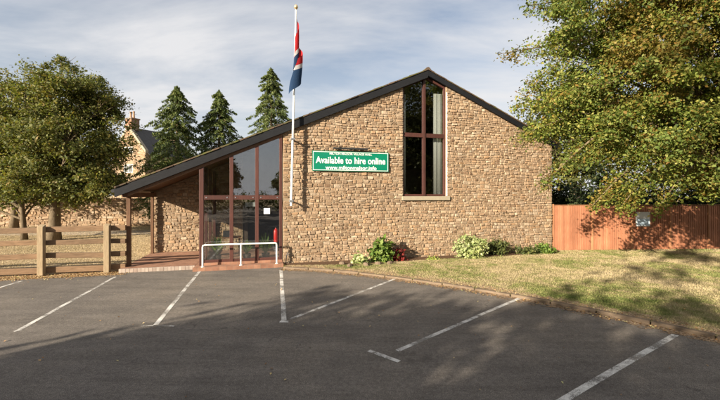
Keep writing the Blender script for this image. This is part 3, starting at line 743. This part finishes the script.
# notices and things behind the porch glass
def card(name, s, v, z, w_, h_, mat, label, cat):
    o = hallobj(name, s, v, z); mb = MB(); mb.box(-w_/2, w_/2, -.003, .003, -h_/2, h_/2); me_o = mb.build(name, mat)
    col.objects.unlink(o); bpy.data.objects.remove(o)
    me_o.location = W(s, v, z); me_o.rotation_euler = (0, 0, TH); return tag(me_o, label, cat)
card('notice', -.56, .028, 1.93, .21, .20, PAPER, 'small white square paper notice on the right porch pane', 'notice')
card('door_sign', -1.15, .9, 2.15, .36, .16, simple('grey_card', (.30, .31, .31), .7), 'grey rectangular card inside the middle porch pane', 'notice')
fe = hallobj('fire_extinguisher', -.24, .34, .78)
mb = MB(); mb.lathe([(.001, 0), (.085, .0), (.09, .02), (.09, .40), (.07, .46), (.03, .49), (.03, .53)], n=18); mb.build('cylinder_body', REDP, fe, smooth=True)
mb = MB(); mb.box(-.015, .015, -.09, .03, .53, .56); mb.tube([(.03, 0, .52), (.10, -.02, .45), (.11, -.03, .2)], .014, 8); mb.build('valve_hose', DARKM, fe)
mb = MB(); mb.box(-.10, .20, .095, .12, .1, .4); mb.build('wall_bracket', DARKM, fe)
tag(fe, 'red fire extinguisher hung inside the porch by its right edge', 'fire extinguisher')
def spiky(s, v, h, label, n=120, z=.12):
    o = hallobj('potted_plant', s, v, z); mb = MB(); mb.lathe([(.001, 0), (.10, 0), (.15, .28), (.13, .28), (.12, .24), (.001, .24)], n=16); mb.build('pot', POT, o, smooth=True)
    V = []; Fq = []
    for i in range(n):
        a = random.uniform(0, 6.28); t = random.uniform(.15, 1.0); ln = h*random.uniform(.7, 1.1); w_ = .032
        d = Vector((math.cos(a), math.sin(a), 0)); sd = Vector((-d.y, d.x, 0)); k = len(V)
        for q in range(5):
            u = q/4; p = Vector((0, 0, .25)) + d*(t*ln*.75*u) + Vector((0, 0, ln*(1.15*u-.75*t*u*u)))
            ww = w_*(1-u*.95)*(1 if q else .6); V += [tuple(p+sd*ww), tuple(p-sd*ww)]
        Fq += [(k+2*q, k+2*q+1, k+2*q+3, k+2*q+2) for q in range(4)]
    link('leaves', npmesh('leaves', V, Fq), mat_spiky, o); tag(o, label, 'potted plant', 'potted plants in the porch')
mat_spiky = mat_leaf('spiky_leaves', [(.10, .20, .04), (.18, .30, .07), (.32, .42, .14)], .35)
spiky(-2.25, .34, .78, 'leftmost bushy spiky plant behind the porch glass')
spiky(-1.25, .34, .55, 'middle spiky plant behind the porch glass')
spiky(-.60, .32, .74, 'right hand spiky plant behind the porch glass below the notice')
# small table and chair-high cabinet dimly seen in the porch
tb = hallobj('side_table', -2.0, 1.9, .12); mb = MB(); mb.box(-.45, .45, -.25, .25, .70, .74); mb.build('tabletop', BROWNWOOD, tb)
for x in (-.4, .4):
    for y in (-.2, .2): mb = MB(); mb.box(x-.02, x+.02, y-.02, y+.02, 0, .70); mb.build('leg', BROWNWOOD, tb)
tag(tb, 'small brown table standing inside the porch against the stone', 'table')
bxo = hallobj('leaflet_box', -2.05, 1.85, .865); mb = MB(); mb.box(-.15, .15, -.1, .1, 0, .24); mb.box(-.12, .12, -.107, -.101, .04, .2); o_ = mb.build('box_body', DARKM, bxo)
tag(bxo, 'dark box standing on the small porch table', 'box')

# ------------------------------------------------------------------ left rail fence
A = Vector(gp(41, 275.5)); B = Vector(gp(107, 272.5)); fd = (B-A).normalized(); ang = math.atan2(fd.y, fd.x); sp_ = (B-A).length
rfence = empty('rail_fence', (A.x, A.y, 0), ang); tag(rfence, 'weathered timber post and rail fence left of the porch', 'fence')
for i, x in enumerate([-4*sp_, -3*sp_, -2*sp_, -sp_, 0, sp_]):
    ht = 1.56+random.uniform(-.02, .03); mb = MB(); h2 = .08
    mb.poly([(x-h2, -.06, 0), (x+h2, -.06, 0), (x+h2, .1, 0), (x-h2, .1, 0), (x-h2, -.06, ht-.05), (x+h2, -.06, ht-.07), (x+h2, .1, ht), (x-h2, .1, ht+.01)],
            [(0, 3, 2, 1), (4, 5, 6, 7), (0, 1, 5, 4), (1, 2, 6, 5), (2, 3, 7, 6), (3, 0, 4, 7)])
    mb.build('post', POSTWOOD, rfence, bevel=.012)
xs = [-4*sp_, -2*sp_, 0, sp_, sp_+.52]
for a, b in ((-4*sp_, -2*sp_), (-2*sp_, 0.0), (0.0, sp_), (sp_, sp_+.50)):
    for zc, hh_ in ((1.40, .17), (1.00, .15), (.57, .16), (.14, .18)):
        mb = MB(); j0, j1 = random.uniform(-.03, .03), random.uniform(-.03, .03); y0 = .105
        a_, b_ = a+.02-.1*(a != -4*sp_)*0, b-.01
        mb.poly([(a_, y0, zc-hh_/2+j0), (b_, y0, zc-hh_/2+j1), (b_, y0+.11, zc-hh_/2+j1), (a_, y0+.11, zc-hh_/2+j0), (a_, y0, zc+hh_/2+j0), (b_, y0, zc+hh_/2+j1), (b_, y0+.11, zc+hh_/2+j1), (a_, y0+.11, zc+hh_/2+j0)],
                [(0, 3, 2, 1), (4, 5, 6, 7), (0, 1, 5, 4), (1, 2, 6, 5), (2, 3, 7, 6), (3, 0, 4, 7)])
        mb.build('rail', SLEEPER, rfence, bevel=.012)

# ------------------------------------------------------------------ right board fence
FA = Vector(W(SR+.05, .05)[:2]); FB = Vector(gp(720, 250)); fdir = (FB-FA).normalized(); fang = math.atan2(fdir.y, fdir.x)
bf = empty('board_fence', (FA.x, FA.y, 0), fang); tag(bf, 'orange brown close boarded timber fence right of the hall', 'fence')
x = 0.0; rnd = random.Random(8)
for p_ in range(11):
    mb = MB(); wpan = 1.83; xx = .09
    while xx < wpan-.02:
        w_ = .098; j = rnd.uniform(-.008, .004); yv = rnd.uniform(0, .008)
        a, b = x+xx, x+min(xx+w_, wpan)
        ty = rnd.uniform(-.004, .004)
        mb.poly([(a, yv, .06), (b, yv+.02, .06), (b, yv+.03, .06), (a, yv+.022, .06), (a, yv, 2.02+j), (b, yv+.02, 2.02+j+ty), (b, yv+.03, 2.02+j), (a, yv+.022, 2.02+j)],
                [(0, 3, 2, 1), (4, 5, 6, 7), (0, 1, 5, 4), (1, 2, 6, 5), (2, 3, 7, 6), (3, 0, 4, 7)])
        xx += w_+.0045
    mb.build('panel', FENCEW, bf)
    mb = MB(); mb.box(x+.002, x+.086, -.015, .07, 0, 2.10); mb.build('post', FENCEP, bf, bevel=.005)
    mb = MB(); mb.box(x+.09, x+wpan, -.004, .045, 2.036, 2.062); mb.build('capping', FENCEP, bf)
    mb = MB(); mb.box(x+.09, x+wpan, -.008, .03, .0, .055); mb.build('gravel_board', FENCEP, bf)
    x += wpan+.004
t_ = (642-360)/F
fn = hallobj('fence_notice', 0, 0, 0)
k_ = (t_*FA.y-FA.x)/(fdir.x-t_*fdir.y); pp = FA+fdir*k_
fn.location = (pp.x+fdir.y*.03, pp.y-fdir.x*.03, 1.42); fn.rotation_euler = (0, 0, fang); tag(fn, 'white and pale blue notice board on the orange fence', 'notice')
mb = MB(); mb.box(-.33, .33, -.03, 0, -.32, .32); mb.build('board', WHITEW, fn, bevel=.005)
mb = MB(); mb.box(-.29, .29, -.034, -.0305, -.28, .02); mb.build('blue_panel', simple('pale_blue_print', (.50, .62, .74), .5, var=.3, scale=12), fn)

# ------------------------------------------------------------------ left boundary wall
bw = empty('boundary_wall', (-7.5, 30.6, 0), 0); tag(bw, 'long tan stone boundary wall behind the rail fence', 'wall')
bwd = math.atan2(4.5, 42)
mb = MB(); mb.box(-45, 4, .0, .4, -.1, 2.1); o = mb.build('wall_core', MORTAR, bw); o.rotation_euler = (0, 0, bwd)
V, Fc = stonework(lambda a, b: [(-45, 4)], 0, 2.1, seed=21, hmin=.13, hmax=.24, wmin=.2, wmax=.55, prot=.05)
o = stone_obj('stone_face', V, Fc, bw); o.rotation_euler = (0, 0, bwd)
mb = MB(); s = -45; rnd = random.Random(3)
while s < 4:
    e = s+rnd.uniform(.25, .5); mb.box(s+.01, e-.01, -.06, .46, 2.1, 2.2+rnd.uniform(0, .08)); s = e
o = mb.build('coping', STONE, bw, bevel=.03); o.rotation_euler = (0, 0, bwd)

# ------------------------------------------------------------------ far house
hx, hy = (128.5-360)/F*42, 42.0
ho = empty('stone_house', (hx, hy, 0), R(-25)); tag(ho, 'old stone house with dark roof and chimney behind the conifers', 'house')
hw_, he, ha, hl = 3.0, 7.3, 10.3, 6.0
mb = MB(); mb.prism_y([(-hw_, 0), (hw_, 0), (hw_, he), (0, ha), (-hw_, he)], 0, hl); mb.build('wall', MORTAR, ho)
def gz(s): return ha-(ha-he)*abs(s)/hw_-.08
V, Fc = stonework(lambda a, b: ([(-hw_, -.9), (.9, hw_)] if (5.0 < b and a < 6.15) or (7.2 < b and a < 8.2) else [(-hw_, hw_)]), 0, ha, zmax=gz, seed=31, hmin=.14, hmax=.25, wmin=.25, wmax=.6, prot=.04)
V2, F2 = stonework(lambda a, b: [(0, hl)], 0, he, plane=lambda s, d, z: (hw_+d, s, z), seed=32, hmin=.16, hmax=.28, wmin=.3, wmax=.7, prot=.04)
n0 = len(V); V += V2; Fc += [tuple(i+n0 for i in f) for f in F2]; stone_obj('stone_face', V, Fc, ho)
SLATE = simple('dark_slate', (.075, .072, .07), .8, .2, var=.35, scale=4, bump=.4)
for sg_ in (-1, 1):
    mb = MB(); e = hw_+.25; ze = ha-(ha-he)*e/hw_
    pts = [(0, ha), (sg_*e, ze), (sg_*e, ze+.14), (0, ha+.16)]
    if sg_ > 0: pts = pts[::-1]
    mb.prism_y([(x, z) for x, z in pts], .32, hl+.2); mb.build('roof', SLATE, ho)
    mb = MB(); pts = [(0, ha+.05), (sg_*(hw_+.1), he-.05), (sg_*(hw_+.1), he+.28), (0, ha+.40)]
    if sg_ > 0: pts = pts[::-1]
    mb.prism_y(pts, -.06, .31); mb.build('parapet', SILL, ho)
ch = MB(); ch.box(-.55, .55, -.02, .95, ha-.2, ha+1.05); ch.box(-.62, .62, -.08, 1.01, ha+1.051, ha+1.2); cho = ch.build('chimney', mat_brick('chimney_brick', (.22, .11, .07), (.30, .17, .10), (.2, .16, .12), .22, .075), ho)
for x in (-.28, .28):
    mb = MB(); mb.lathe([(.13, 0), (.12, .1), (.10, .7), (.13, .75), (.13, .82), (.09, .82)], (x, .45, ha+1.2), 10); mb.build('chimney_pot', simple('terracotta_pot', (.36, .20, .12), .8), cho)
for (z0, z1) in ((5.1, 6.05), (7.3, 8.1)):
    wf = MB(); 
    for a, b in ((-.8, -.72), (-.04, .04), (.72, .8)): wf.box(a, b, -.03, .05, z0, z1)
    for a, b in ((z0, z0+.08), (z1-.08, z1)):
        wf.box(-.72, -.04, -.028, .048, a, b); wf.box(.04, .72, -.028, .048, a, b)
    wo = wf.build('window', WHITEW, ho); mb = MB(); mb.box(-.78, .78, -.012, -.006, z0+.02, z1-.02); mb.build('pane', GLASS, wo)
    mb = MB(); mb.box(-.72, .72, -.005, -.003, z0+.05, z1-.05); mb.build('blind', PLASTER, wo)

# ------------------------------------------------------------------ trees
def PW(px, py, Y): return ((px-360)/F*Y, Y, CAM_H-(py-HOR)/F*Y)
# big left tree
lb = PW(53, 240, 20)
def lobe(px, py, Y, rpx, rpy, ry=None):
    c = PW(px, py, Y); rx = rpx/F*Y; rz = rpy/F*Y; return (*c, rx, ry or rx, rz)
tree('broadleaf_tree', (lb[0], 20, 0), 9.8, .30, [lobe(76, 120, 20, 44, 60, 2.4), lobe(68, 150, 19.5, 58, 48, 2.8), lobe(99, 162, 20, 25, 32, 1.9), lobe(48, 110, 20.5, 40, 50, 2.4), lobe(93, 106, 20.5, 20, 30, 1.5), lobe(62, 184, 19.3, 52, 20, 2.6), lobe(100, 184, 19.8, 25, 20, 1.9)],
     110000, 430, .52, .11, LEAF_L, 'large broad crowned tree with a thick trunk behind the rail fence', group='trees behind the rail fence', nl=44, shell=.45)
tree('broadleaf_tree', (PW(20, 240, 20)[0], 20.2, 0), 8.5, .15, [lobe(-12, 112, 20.3, 50, 55, 2.4), lobe(4, 165, 19.8, 42, 32, 2.2), lobe(-40, 140, 21, 50, 55, 3), lobe(6, 186, 20, 34, 19, 2.2)],
     75000, 290, .52, .11, LEAF_L, 'slim forked tree at the left edge behind the rail fence', group='trees behind the rail fence', nl=40, shell=.45, lean=(-.6, 0), fork=.16)
tree('broadleaf_tree', (-26, 27, 0), 9.5, .25, [(-26, 27, 6, 4, 4, 3.6)], 16000, 160, .9, .2, LEAF_B, 'round tree farther left by the stone boundary wall', group='trees behind the rail fence')
for (px, py, Y, r, lab) in ((177, 86, 28, 2.15, 'leftmost conifer, dense and broad, next to the stone house'), (219, 90, 30, 1.75, 'middle conifer, the slimmest of the three behind the hall roof'), (271, 68, 31, 2.25, 'tallest conifer nearest the flagpole, behind the hall roof')):
    p = PW(px, py, Y); conifer((p[0], Y, 0), p[2], r, 52000, lab)
# big right maple
mb_ = (13.6, 12.6, 0)
def cutR(P):
    px = 360+P[:, 0]/np.maximum(P[:, 1], .1)*F
    return (P[:, 1] > 2.5)
RL = [(12.6, 12.4, 7.4, 5.2, 4.4, 4.6), (9.0, 12.3, 6.6, 2.9, 2.6, 2.4), (8.4, 12.0, 9.2, 2.6, 2.6, 2.4), (9.9, 11.6, 4.6, 2.9, 2.2, 1.5), (11.4, 10.8, 9.2, 3.4, 2.6, 3.2), (14.5, 11.9, 5.0, 3.6, 2.8, 2.2), (12.4, 11.7, 3.4, 2.0, 1.6, 0.9), (7.5, 12.3, 5.0, 1.6, 1.4, 1.5), (6.9, 12.4, 6.2, 1.3, 1.3, 1.2)]
tree('maple_tree', mb_, 11.5, .42, RL, 330000, 620, .52, .078, LEAF_R, 'huge yellow green tree overhanging the orange fence and lawn', nl=70, shell=.30, up=.4,
     extra=[((9.6, 12.3, 8.0), PW(500, 54, 11.8), 1500, .30), ((9.0, 12.2, 9.2), PW(524, 6, 11.8), 1500, .34), ((8.6, 12.2, 5.0), PW(541, 186, 12.2), 1800, .34), ((10.0, 11.8, 3.8), PW(620, 208, 11.9), 2000, .36), ((9.2, 11.9, 3.6), PW(592, 206, 11.9), 1500, .26),
            ((8.6, 12, 6.3), PW(514, 106, 12.2), 2000, .36), ((10.5, 11.2, 3.6), PW(655, 212, 11.5), 1100, .24), ((8.6, 12, 5.6), PW(524, 134, 12.2), 1900, .36), ((9, 12, 8.5), PW(528, 84, 12.0), 1500, .32)])
# evergreens and bushes behind the fence
for i, (x, y, r, h, lab) in enumerate([(10.2, 18.6, 1.6, 3.3, 'dark evergreen bush behind the fence nearest the hall'), (13.4, 19.6, 2.0, 4.1, 'second dark evergreen bush from the hall behind the fence'), (17.2, 20.0, 2.3, 4.4, 'third dark evergreen bush from the hall behind the fence'), (21.5, 20.2, 2.4, 4.6, 'dark evergreen bush behind the fence at the right edge')]):
    tree('evergreen_bush', (x, y, 0), h*.8, .12, [(x, y, h*.5, r, r*.8, h*.5), (x+.5, y, h*.35, r*.9, r*.8, h*.35)], 15000, 150, .55, .13, LEAF_H, lab, 'bush', 'evergreen bushes behind the orange fence', nl=16, shell=.35, fork=.1)
tree('broadleaf_tree', (16, 27, 0), 11, .3, [(16, 27, 7, 4.5, 4, 4)], 16000, 170, 1.0, .22, LEAF_B, 'tall shaded tree far behind the orange fence', group='far trees on the right')
tree('broadleaf_tree', (26, 26, 0), 11, .3, [(26, 26, 6.5, 4.5, 4, 4.2)], 16000, 170, 1.0, .22, LEAF_B, 'tall shaded tree beyond the right end of the orange fence', group='far trees on the right')
# street trees behind the camera: they shade the car park and show in the porch glass
def lw(l, w_): return ((l+w_)/math.sqrt(2), (l-w_)/math.sqrt(2))
SH = [(*lw(-15, -4.6), 3.6, 7.4, 'low spreading tree across the road behind the viewer to the left'), (*lw(-14, 1.6), 5.4, 12.2, 'tall full tree across the road behind the viewer to the left'),
      (*lw(-19, -2.6), 2.6, 9.6, 'middling tree standing behind the two trees left of the viewer'), (*lw(-17, 9.0), 5.4, 16, 'tallest tree of those on the left behind the viewer'),
      (-.2, -24, 2.6, 8.5, 'small tree straight behind the viewer'), (9.5, -22, 2.4, 6.0, 'lowest tree behind the viewer, right of the small one'),
      (21, -9, 6.5, 17, 'very tall tree behind the viewer to the right'), (30, -19, 7, 17, 'very tall tree farthest behind the viewer to the right')]
for x, y, r, h, lab in SH:
    zc = (h+1.9)/2; rz = (h-1.9)/2
    gap = r > 5 and h < 16.5
    tree('street_tree', (x, y, 0), h*.9, .24, [(x, y, zc, r, r, rz), (x+.8, y-.8, zc-rz*.3, r*.95, r*.95, rz*.7)], 26000 if gap else 46000, 120 if gap else 260, .9*(r/4.5), .25 if r < 6 else .3, LEAF_B, lab, group='street trees behind the viewer', nl=30, shell=.3)
x, y = lw(-17, 4.8)  # unseen tree added so its high crown darkens the right half of the maple
tree('street_tree', (x, y, 0), 18.5, .35, [(x, y, 15.8, 4.8, 4.8, 4.2)], 20000, 150, 1.1, .26, LEAF_B, 'lofty added tree behind the viewer with a bare trunk and high crown to shade the maple', group='street trees behind the viewer', nl=40, shell=.3, fork=.55)
tree('hedge', (-5, -29, 0), 2.4, .1, [(x_, -29, 1.6, 3.2, 1.0, 1.7) for x_ in range(-30, 40, 4)], 30000, 500, .9, .2, LEAF_B, 'long dark hedge across the road behind the viewer', 'hedge', nl=20, shell=.3)

# ------------------------------------------------------------------ plants in the bed
def shrub(s, v, rx, rz, n, k, ls, mat, label, name='shrub', clump=.16, zc=None, aspect=.62, group='plants along the hall wall'):
    x, y, _ = W(s, v); lob = [(x, y, zc or rz*.9, rx, rx*.7, rz)]
    P, cc, d = blob_points(n, k, lob, clump, .8, .35); P[:, 2] = np.maximum(P[:, 2], .07)
    root = empty(name, (x, y, .06)); V, Fq = leaves(P-np.array((x, y, .06)), ls, aspect=aspect, up=.4, outdir=d*.7)
    link('foliage', npmesh('foliage', V, Fq), mat, root)
    mb = MB()
    for c in cc[:16]: mb.tube([(0, 0, 0), (c-np.array((x, y, .06)))*.95], [.012, .004], 5, cap=False)
    mb.build('stems', BARK, root)
    return tag(root, label, 'shrub', group)
def sv(px, py_, Y=None):                 # s on the line v=-.4 for a pixel column
    t = (px-360)/F; v = -.45; return (t*(OY+CU*v)-(OX-SU*v))/(CU-SU*t)
M_VAR = mat_leaf('cream_variegated_leaves', [(.30, .36, .13), (.45, .48, .25), (.16, .24, .07), (.55, .55, .34)], .3)
M_GRN = mat_leaf('fresh_green_leaves', [(.07, .13, .025), (.12, .19, .04), (.20, .26, .06)], .35)
M_RED = mat_leaf('dark_red_leaves', [(.16, .02, .02), (.28, .04, .035), (.10, .02, .02)], .3)
M_DK = mat_leaf('dark_low_leaves', [(.05, .07, .025), (.09, .11, .035), (.14, .15, .05)], .3)
M_LIM = mat_leaf('lime_leaves', [(.25, .33, .07), (.38, .42, .12), (.14, .2, .05)], .3)
shrub(sv(359, 257), -.55, .32, .17, 420, 40, .10, M_VAR, 'low pale green leafy plant at the left end of the flower bed')
shrub(sv(383, 248), -.50, .40, .44, 900, 60, .15, M_GRN, 'tall fresh green broad leaved plant beside the red shrub', clump=.2)
shrub(sv(398, 247), -.42, .22, .30, 420, 40, .085, M_RED, 'small dark red leaved shrub in the flower bed')
shrub(sv(431, 258), -.60, .12, .09, 90, 12, .08, M_LIM, 'tiny lime green plant alone under the tall window')
shrub(sv(470, 247), -.50, .66, .46, 2600, 150, .085, M_VAR, 'large cream variegated shrub against the stone wall', clump=.17)
shrub(sv(500, 250), -.30, .42, .36, 1500, 90, .075, M_DK, 'dark green shrub right of the cream shrub', clump=.17)
shrub(sv(528, 252), -.45, .42, .20, 900, 60, .085, M_DK, 'low green plant left of the hall corner', clump=.15)
shrub(sv(545, 252), -.45, .38, .24, 900, 60, .09, M_GRN, 'low bright green plant at the right corner of the hall', clump=.15)
# weeds at the foot of the wall
# edging stones by the bed
for i, (px, py) in enumerate([(342, 264), (350, 266), (366, 265), (378, 264), (390, 263.5)]):
    x, y = gp(px, py, .07); mb = MB()
    r = random.uniform(.08, .13); pr = []
    mb.lathe([(.001, -.03), (r, -.02), (r*1.05, .03), (r*.75, .085), (.001, .10)], (0, 0, 0), 8)
    o = mb.build('edging_stone', KERB, smooth=False); o.location = (x, y, .065); o.rotation_euler = (0, 0, i); o.scale = (1.3, .8, 1)
    tag(o, ['rounded edging stone at the left end of the bed', 'second edging stone from the left end of the bed', 'edging stone in front of the low pale plant', 'edging stone in front of the tall green plant', 'edging stone in front of the red shrub'][i], 'stone', 'edging stones of the flower bed')

# ------------------------------------------------------------------ grass blades and litter
Kx = np.array([p.x for p in K]); Ky = np.array([p.y for p in K])
def inside(P, poly):
    x, y = P[:, 0], P[:, 1]; c = np.zeros(len(P), bool); n = len(poly)
    for i in range(n):
        x1, y1 = poly[i]; x2, y2 = poly[(i+1) % n]
        if y1 == y2: continue
        m_ = ((y1 > y) != (y2 > y)) & (x < (x2-x1)*(y-y1)/(y2-y1)+x1); c ^= m_
    return c
def blades(P, z, h, wd):
    n = len(P); a = rng.random(n)*6.283; hh_ = h*(.5+rng.random(n)); lx = rng.normal(size=n)*.5*hh_; ly = rng.normal(size=n)*.5*hh_
    B0 = np.stack([P[:, 0]-np.cos(a)*wd, P[:, 1]-np.sin(a)*wd, np.full(n, z)], 1); B1 = np.stack([P[:, 0]+np.cos(a)*wd, P[:, 1]+np.sin(a)*wd, np.full(n, z)], 1)
    T = np.stack([P[:, 0]+lx, P[:, 1]+ly, z+hh_], 1)
    return np.stack([B0, B1, T], 1).reshape(-1, 3), np.arange(n*3).reshape(-1, 3)
P = np.stack([rng.uniform(-2.5, 17, 330000), rng.uniform(4.5, 16.5, 330000)], 1)
P = P[inside(P, lawn_pts)]; P = P[~inside(P, bed)]
vis = (np.abs(P[:, 0]) < P[:, 1]*1.15); P = P[vis]
fl2 = np.array([(P[:, 0]-FA.x)*(-fdir.y)+(P[:, 1]-FA.y)*fdir.x])[0]; wl = (-(P[:, 0]-OX)*SU+(P[:, 1]-OY)*CU)
P = P[(fl2 < -.02) & (wl < -.05)]
# distance to kerb: no blades on the kerb stones
dk = np.min(np.hypot(P[:, None, 0]-Kx[None, ::2], P[:, None, 1]-Ky[None, ::2]), axis=1) if len(P) < 400000 else None
P = P[dk > .24]
def mat_grass():
    m = NM('grass_blades'); big = m.noise(.42, 5, .6, dist=.5); mid = m.noise(3.2, 5, .7)
    c = m.ramp(m.math('ADD', m.math('MULTIPLY', big, .6), m.math('MULTIPLY', mid, .45)), [(.38, (.12, .155, .04)), (.47, (.21, .215, .08)), (.55, (.33, .275, .15)), (.67, (.46, .37, .23))])
    c = m.mix(1.0, c, m.ramp(m.island(), [(0, .65), (1, 1.3)]), 'MULTIPLY'); m.color(c); m.set(.9, .1)
    return m.m
V, Ft = blades(P, .055, .030, .0045)
tag(link('grass', npmesh('grass', V, Ft), mat_grass()), 'short patchy dry grass of the lawn beside the hall', 'grass', kind='stuff')
# tufts beyond the rail fence
P = np.stack([rng.uniform(-30, -5.5, 190000), rng.uniform(10.8, 30, 190000)], 1)
P = P[(P[:, 1] > 12.2+ (P[:, 0]+8)*.26)]; wl = (-(P[:, 0]-OX)*SU+(P[:, 1]-OY)*CU); sl_ = ((P[:, 0]-OX)*CU+(P[:, 1]-OY)*SU); P = P[sl_ < SL-.1]
V, Ft = blades(P, -.02, .035, .006)
def mat_dry():
    m = NM('dry_grass_blades'); c = m.ramp(m.island(), [(0, (.22, .18, .08)), (.5, (.38, .29, .17)), (1, (.48, .38, .24))]); m.color(c); m.set(.95, .1); return m.m
tag(link('dry_grass', npmesh('dry_grass', V, Ft), mat_dry()), 'dry straw coloured grass beyond the rail fence', 'grass', kind='stuff')
# fallen leaves
pts = []
for i in range(4200):
    k = random.randrange(len(K)-12); p = K[k]; d = abs(random.gauss(0, .16)); sgn = random.choice((-1, -1, 1))
    pts.append((p.x+random.gauss(0, .1), p.y + sgn*d, .008 if sgn < 0 else .075))
ok = []
for x, y, z in pts:
    ok.append((x, y, z))
kidx = np.array(ok)
near = kidx[inside(kidx[:, :2], lot)]; near[:, 2] = .008; far = kidx[~inside(kidx[:, :2], lot)]; far[:, 2] = .095
lp_ = np.stack([rng.uniform(-10, 8, 260), rng.uniform(4, 12.5, 260), np.full(260, .008)], 1); lp_ = lp_[inside(lp_[:, :2], lot)]
lg = np.stack([rng.uniform(0, 17, 900), rng.uniform(6, 16, 900), np.full(900, .085)], 1); lg = lg[inside(lg[:, :2], lawn_pts)]
u_ = rng.random((1500, 1)); ls_ = np.array(LE0)+(np.array(LE)-np.array(LE0))*(u_*1.6-.6); ls_ = np.hstack([ls_+rng.normal(size=(1500, 2))*np.array([.1, .22])+np.array([0, .2]), np.full((1500, 1), .006)])
P = np.vstack([near, far, lp_, lg, ls_])
n = len(P); a = rng.random(n)*6.28; s_ = .019*(.6+.8*rng.random(n)); 
t = np.stack([np.cos(a), np.sin(a), rng.normal(size=n)*.25], 1); b = np.stack([-np.sin(a), np.cos(a), rng.normal(size=n)*.25], 1)
P[:, 2] += .006
V = np.stack([P-t*s_[:, None], P+b*s_[:, None]*.7+np.array([0, 0, .006]), P+t*s_[:, None], P-b*s_[:, None]*.7+np.array([0, 0, .006])], 1).reshape(-1, 3)
def mat_litter():
    m = NM('fallen_leaf_litter'); c = m.ramp(m.island(), [(0, (.14, .07, .03)), (.4, (.30, .17, .07)), (.75, (.42, .28, .13)), (.95, (.48, .42, .2)), (1, (.25, .3, .08))]); m.color(c); m.set(.8, .2); return m.m
tag(link('fallen_leaves', npmesh('fallen_leaves', V, np.arange(n*4).reshape(-1, 4)), mat_litter()), 'scattered brown fallen leaves along the kerb and on the asphalt', 'leaves', kind='stuff')
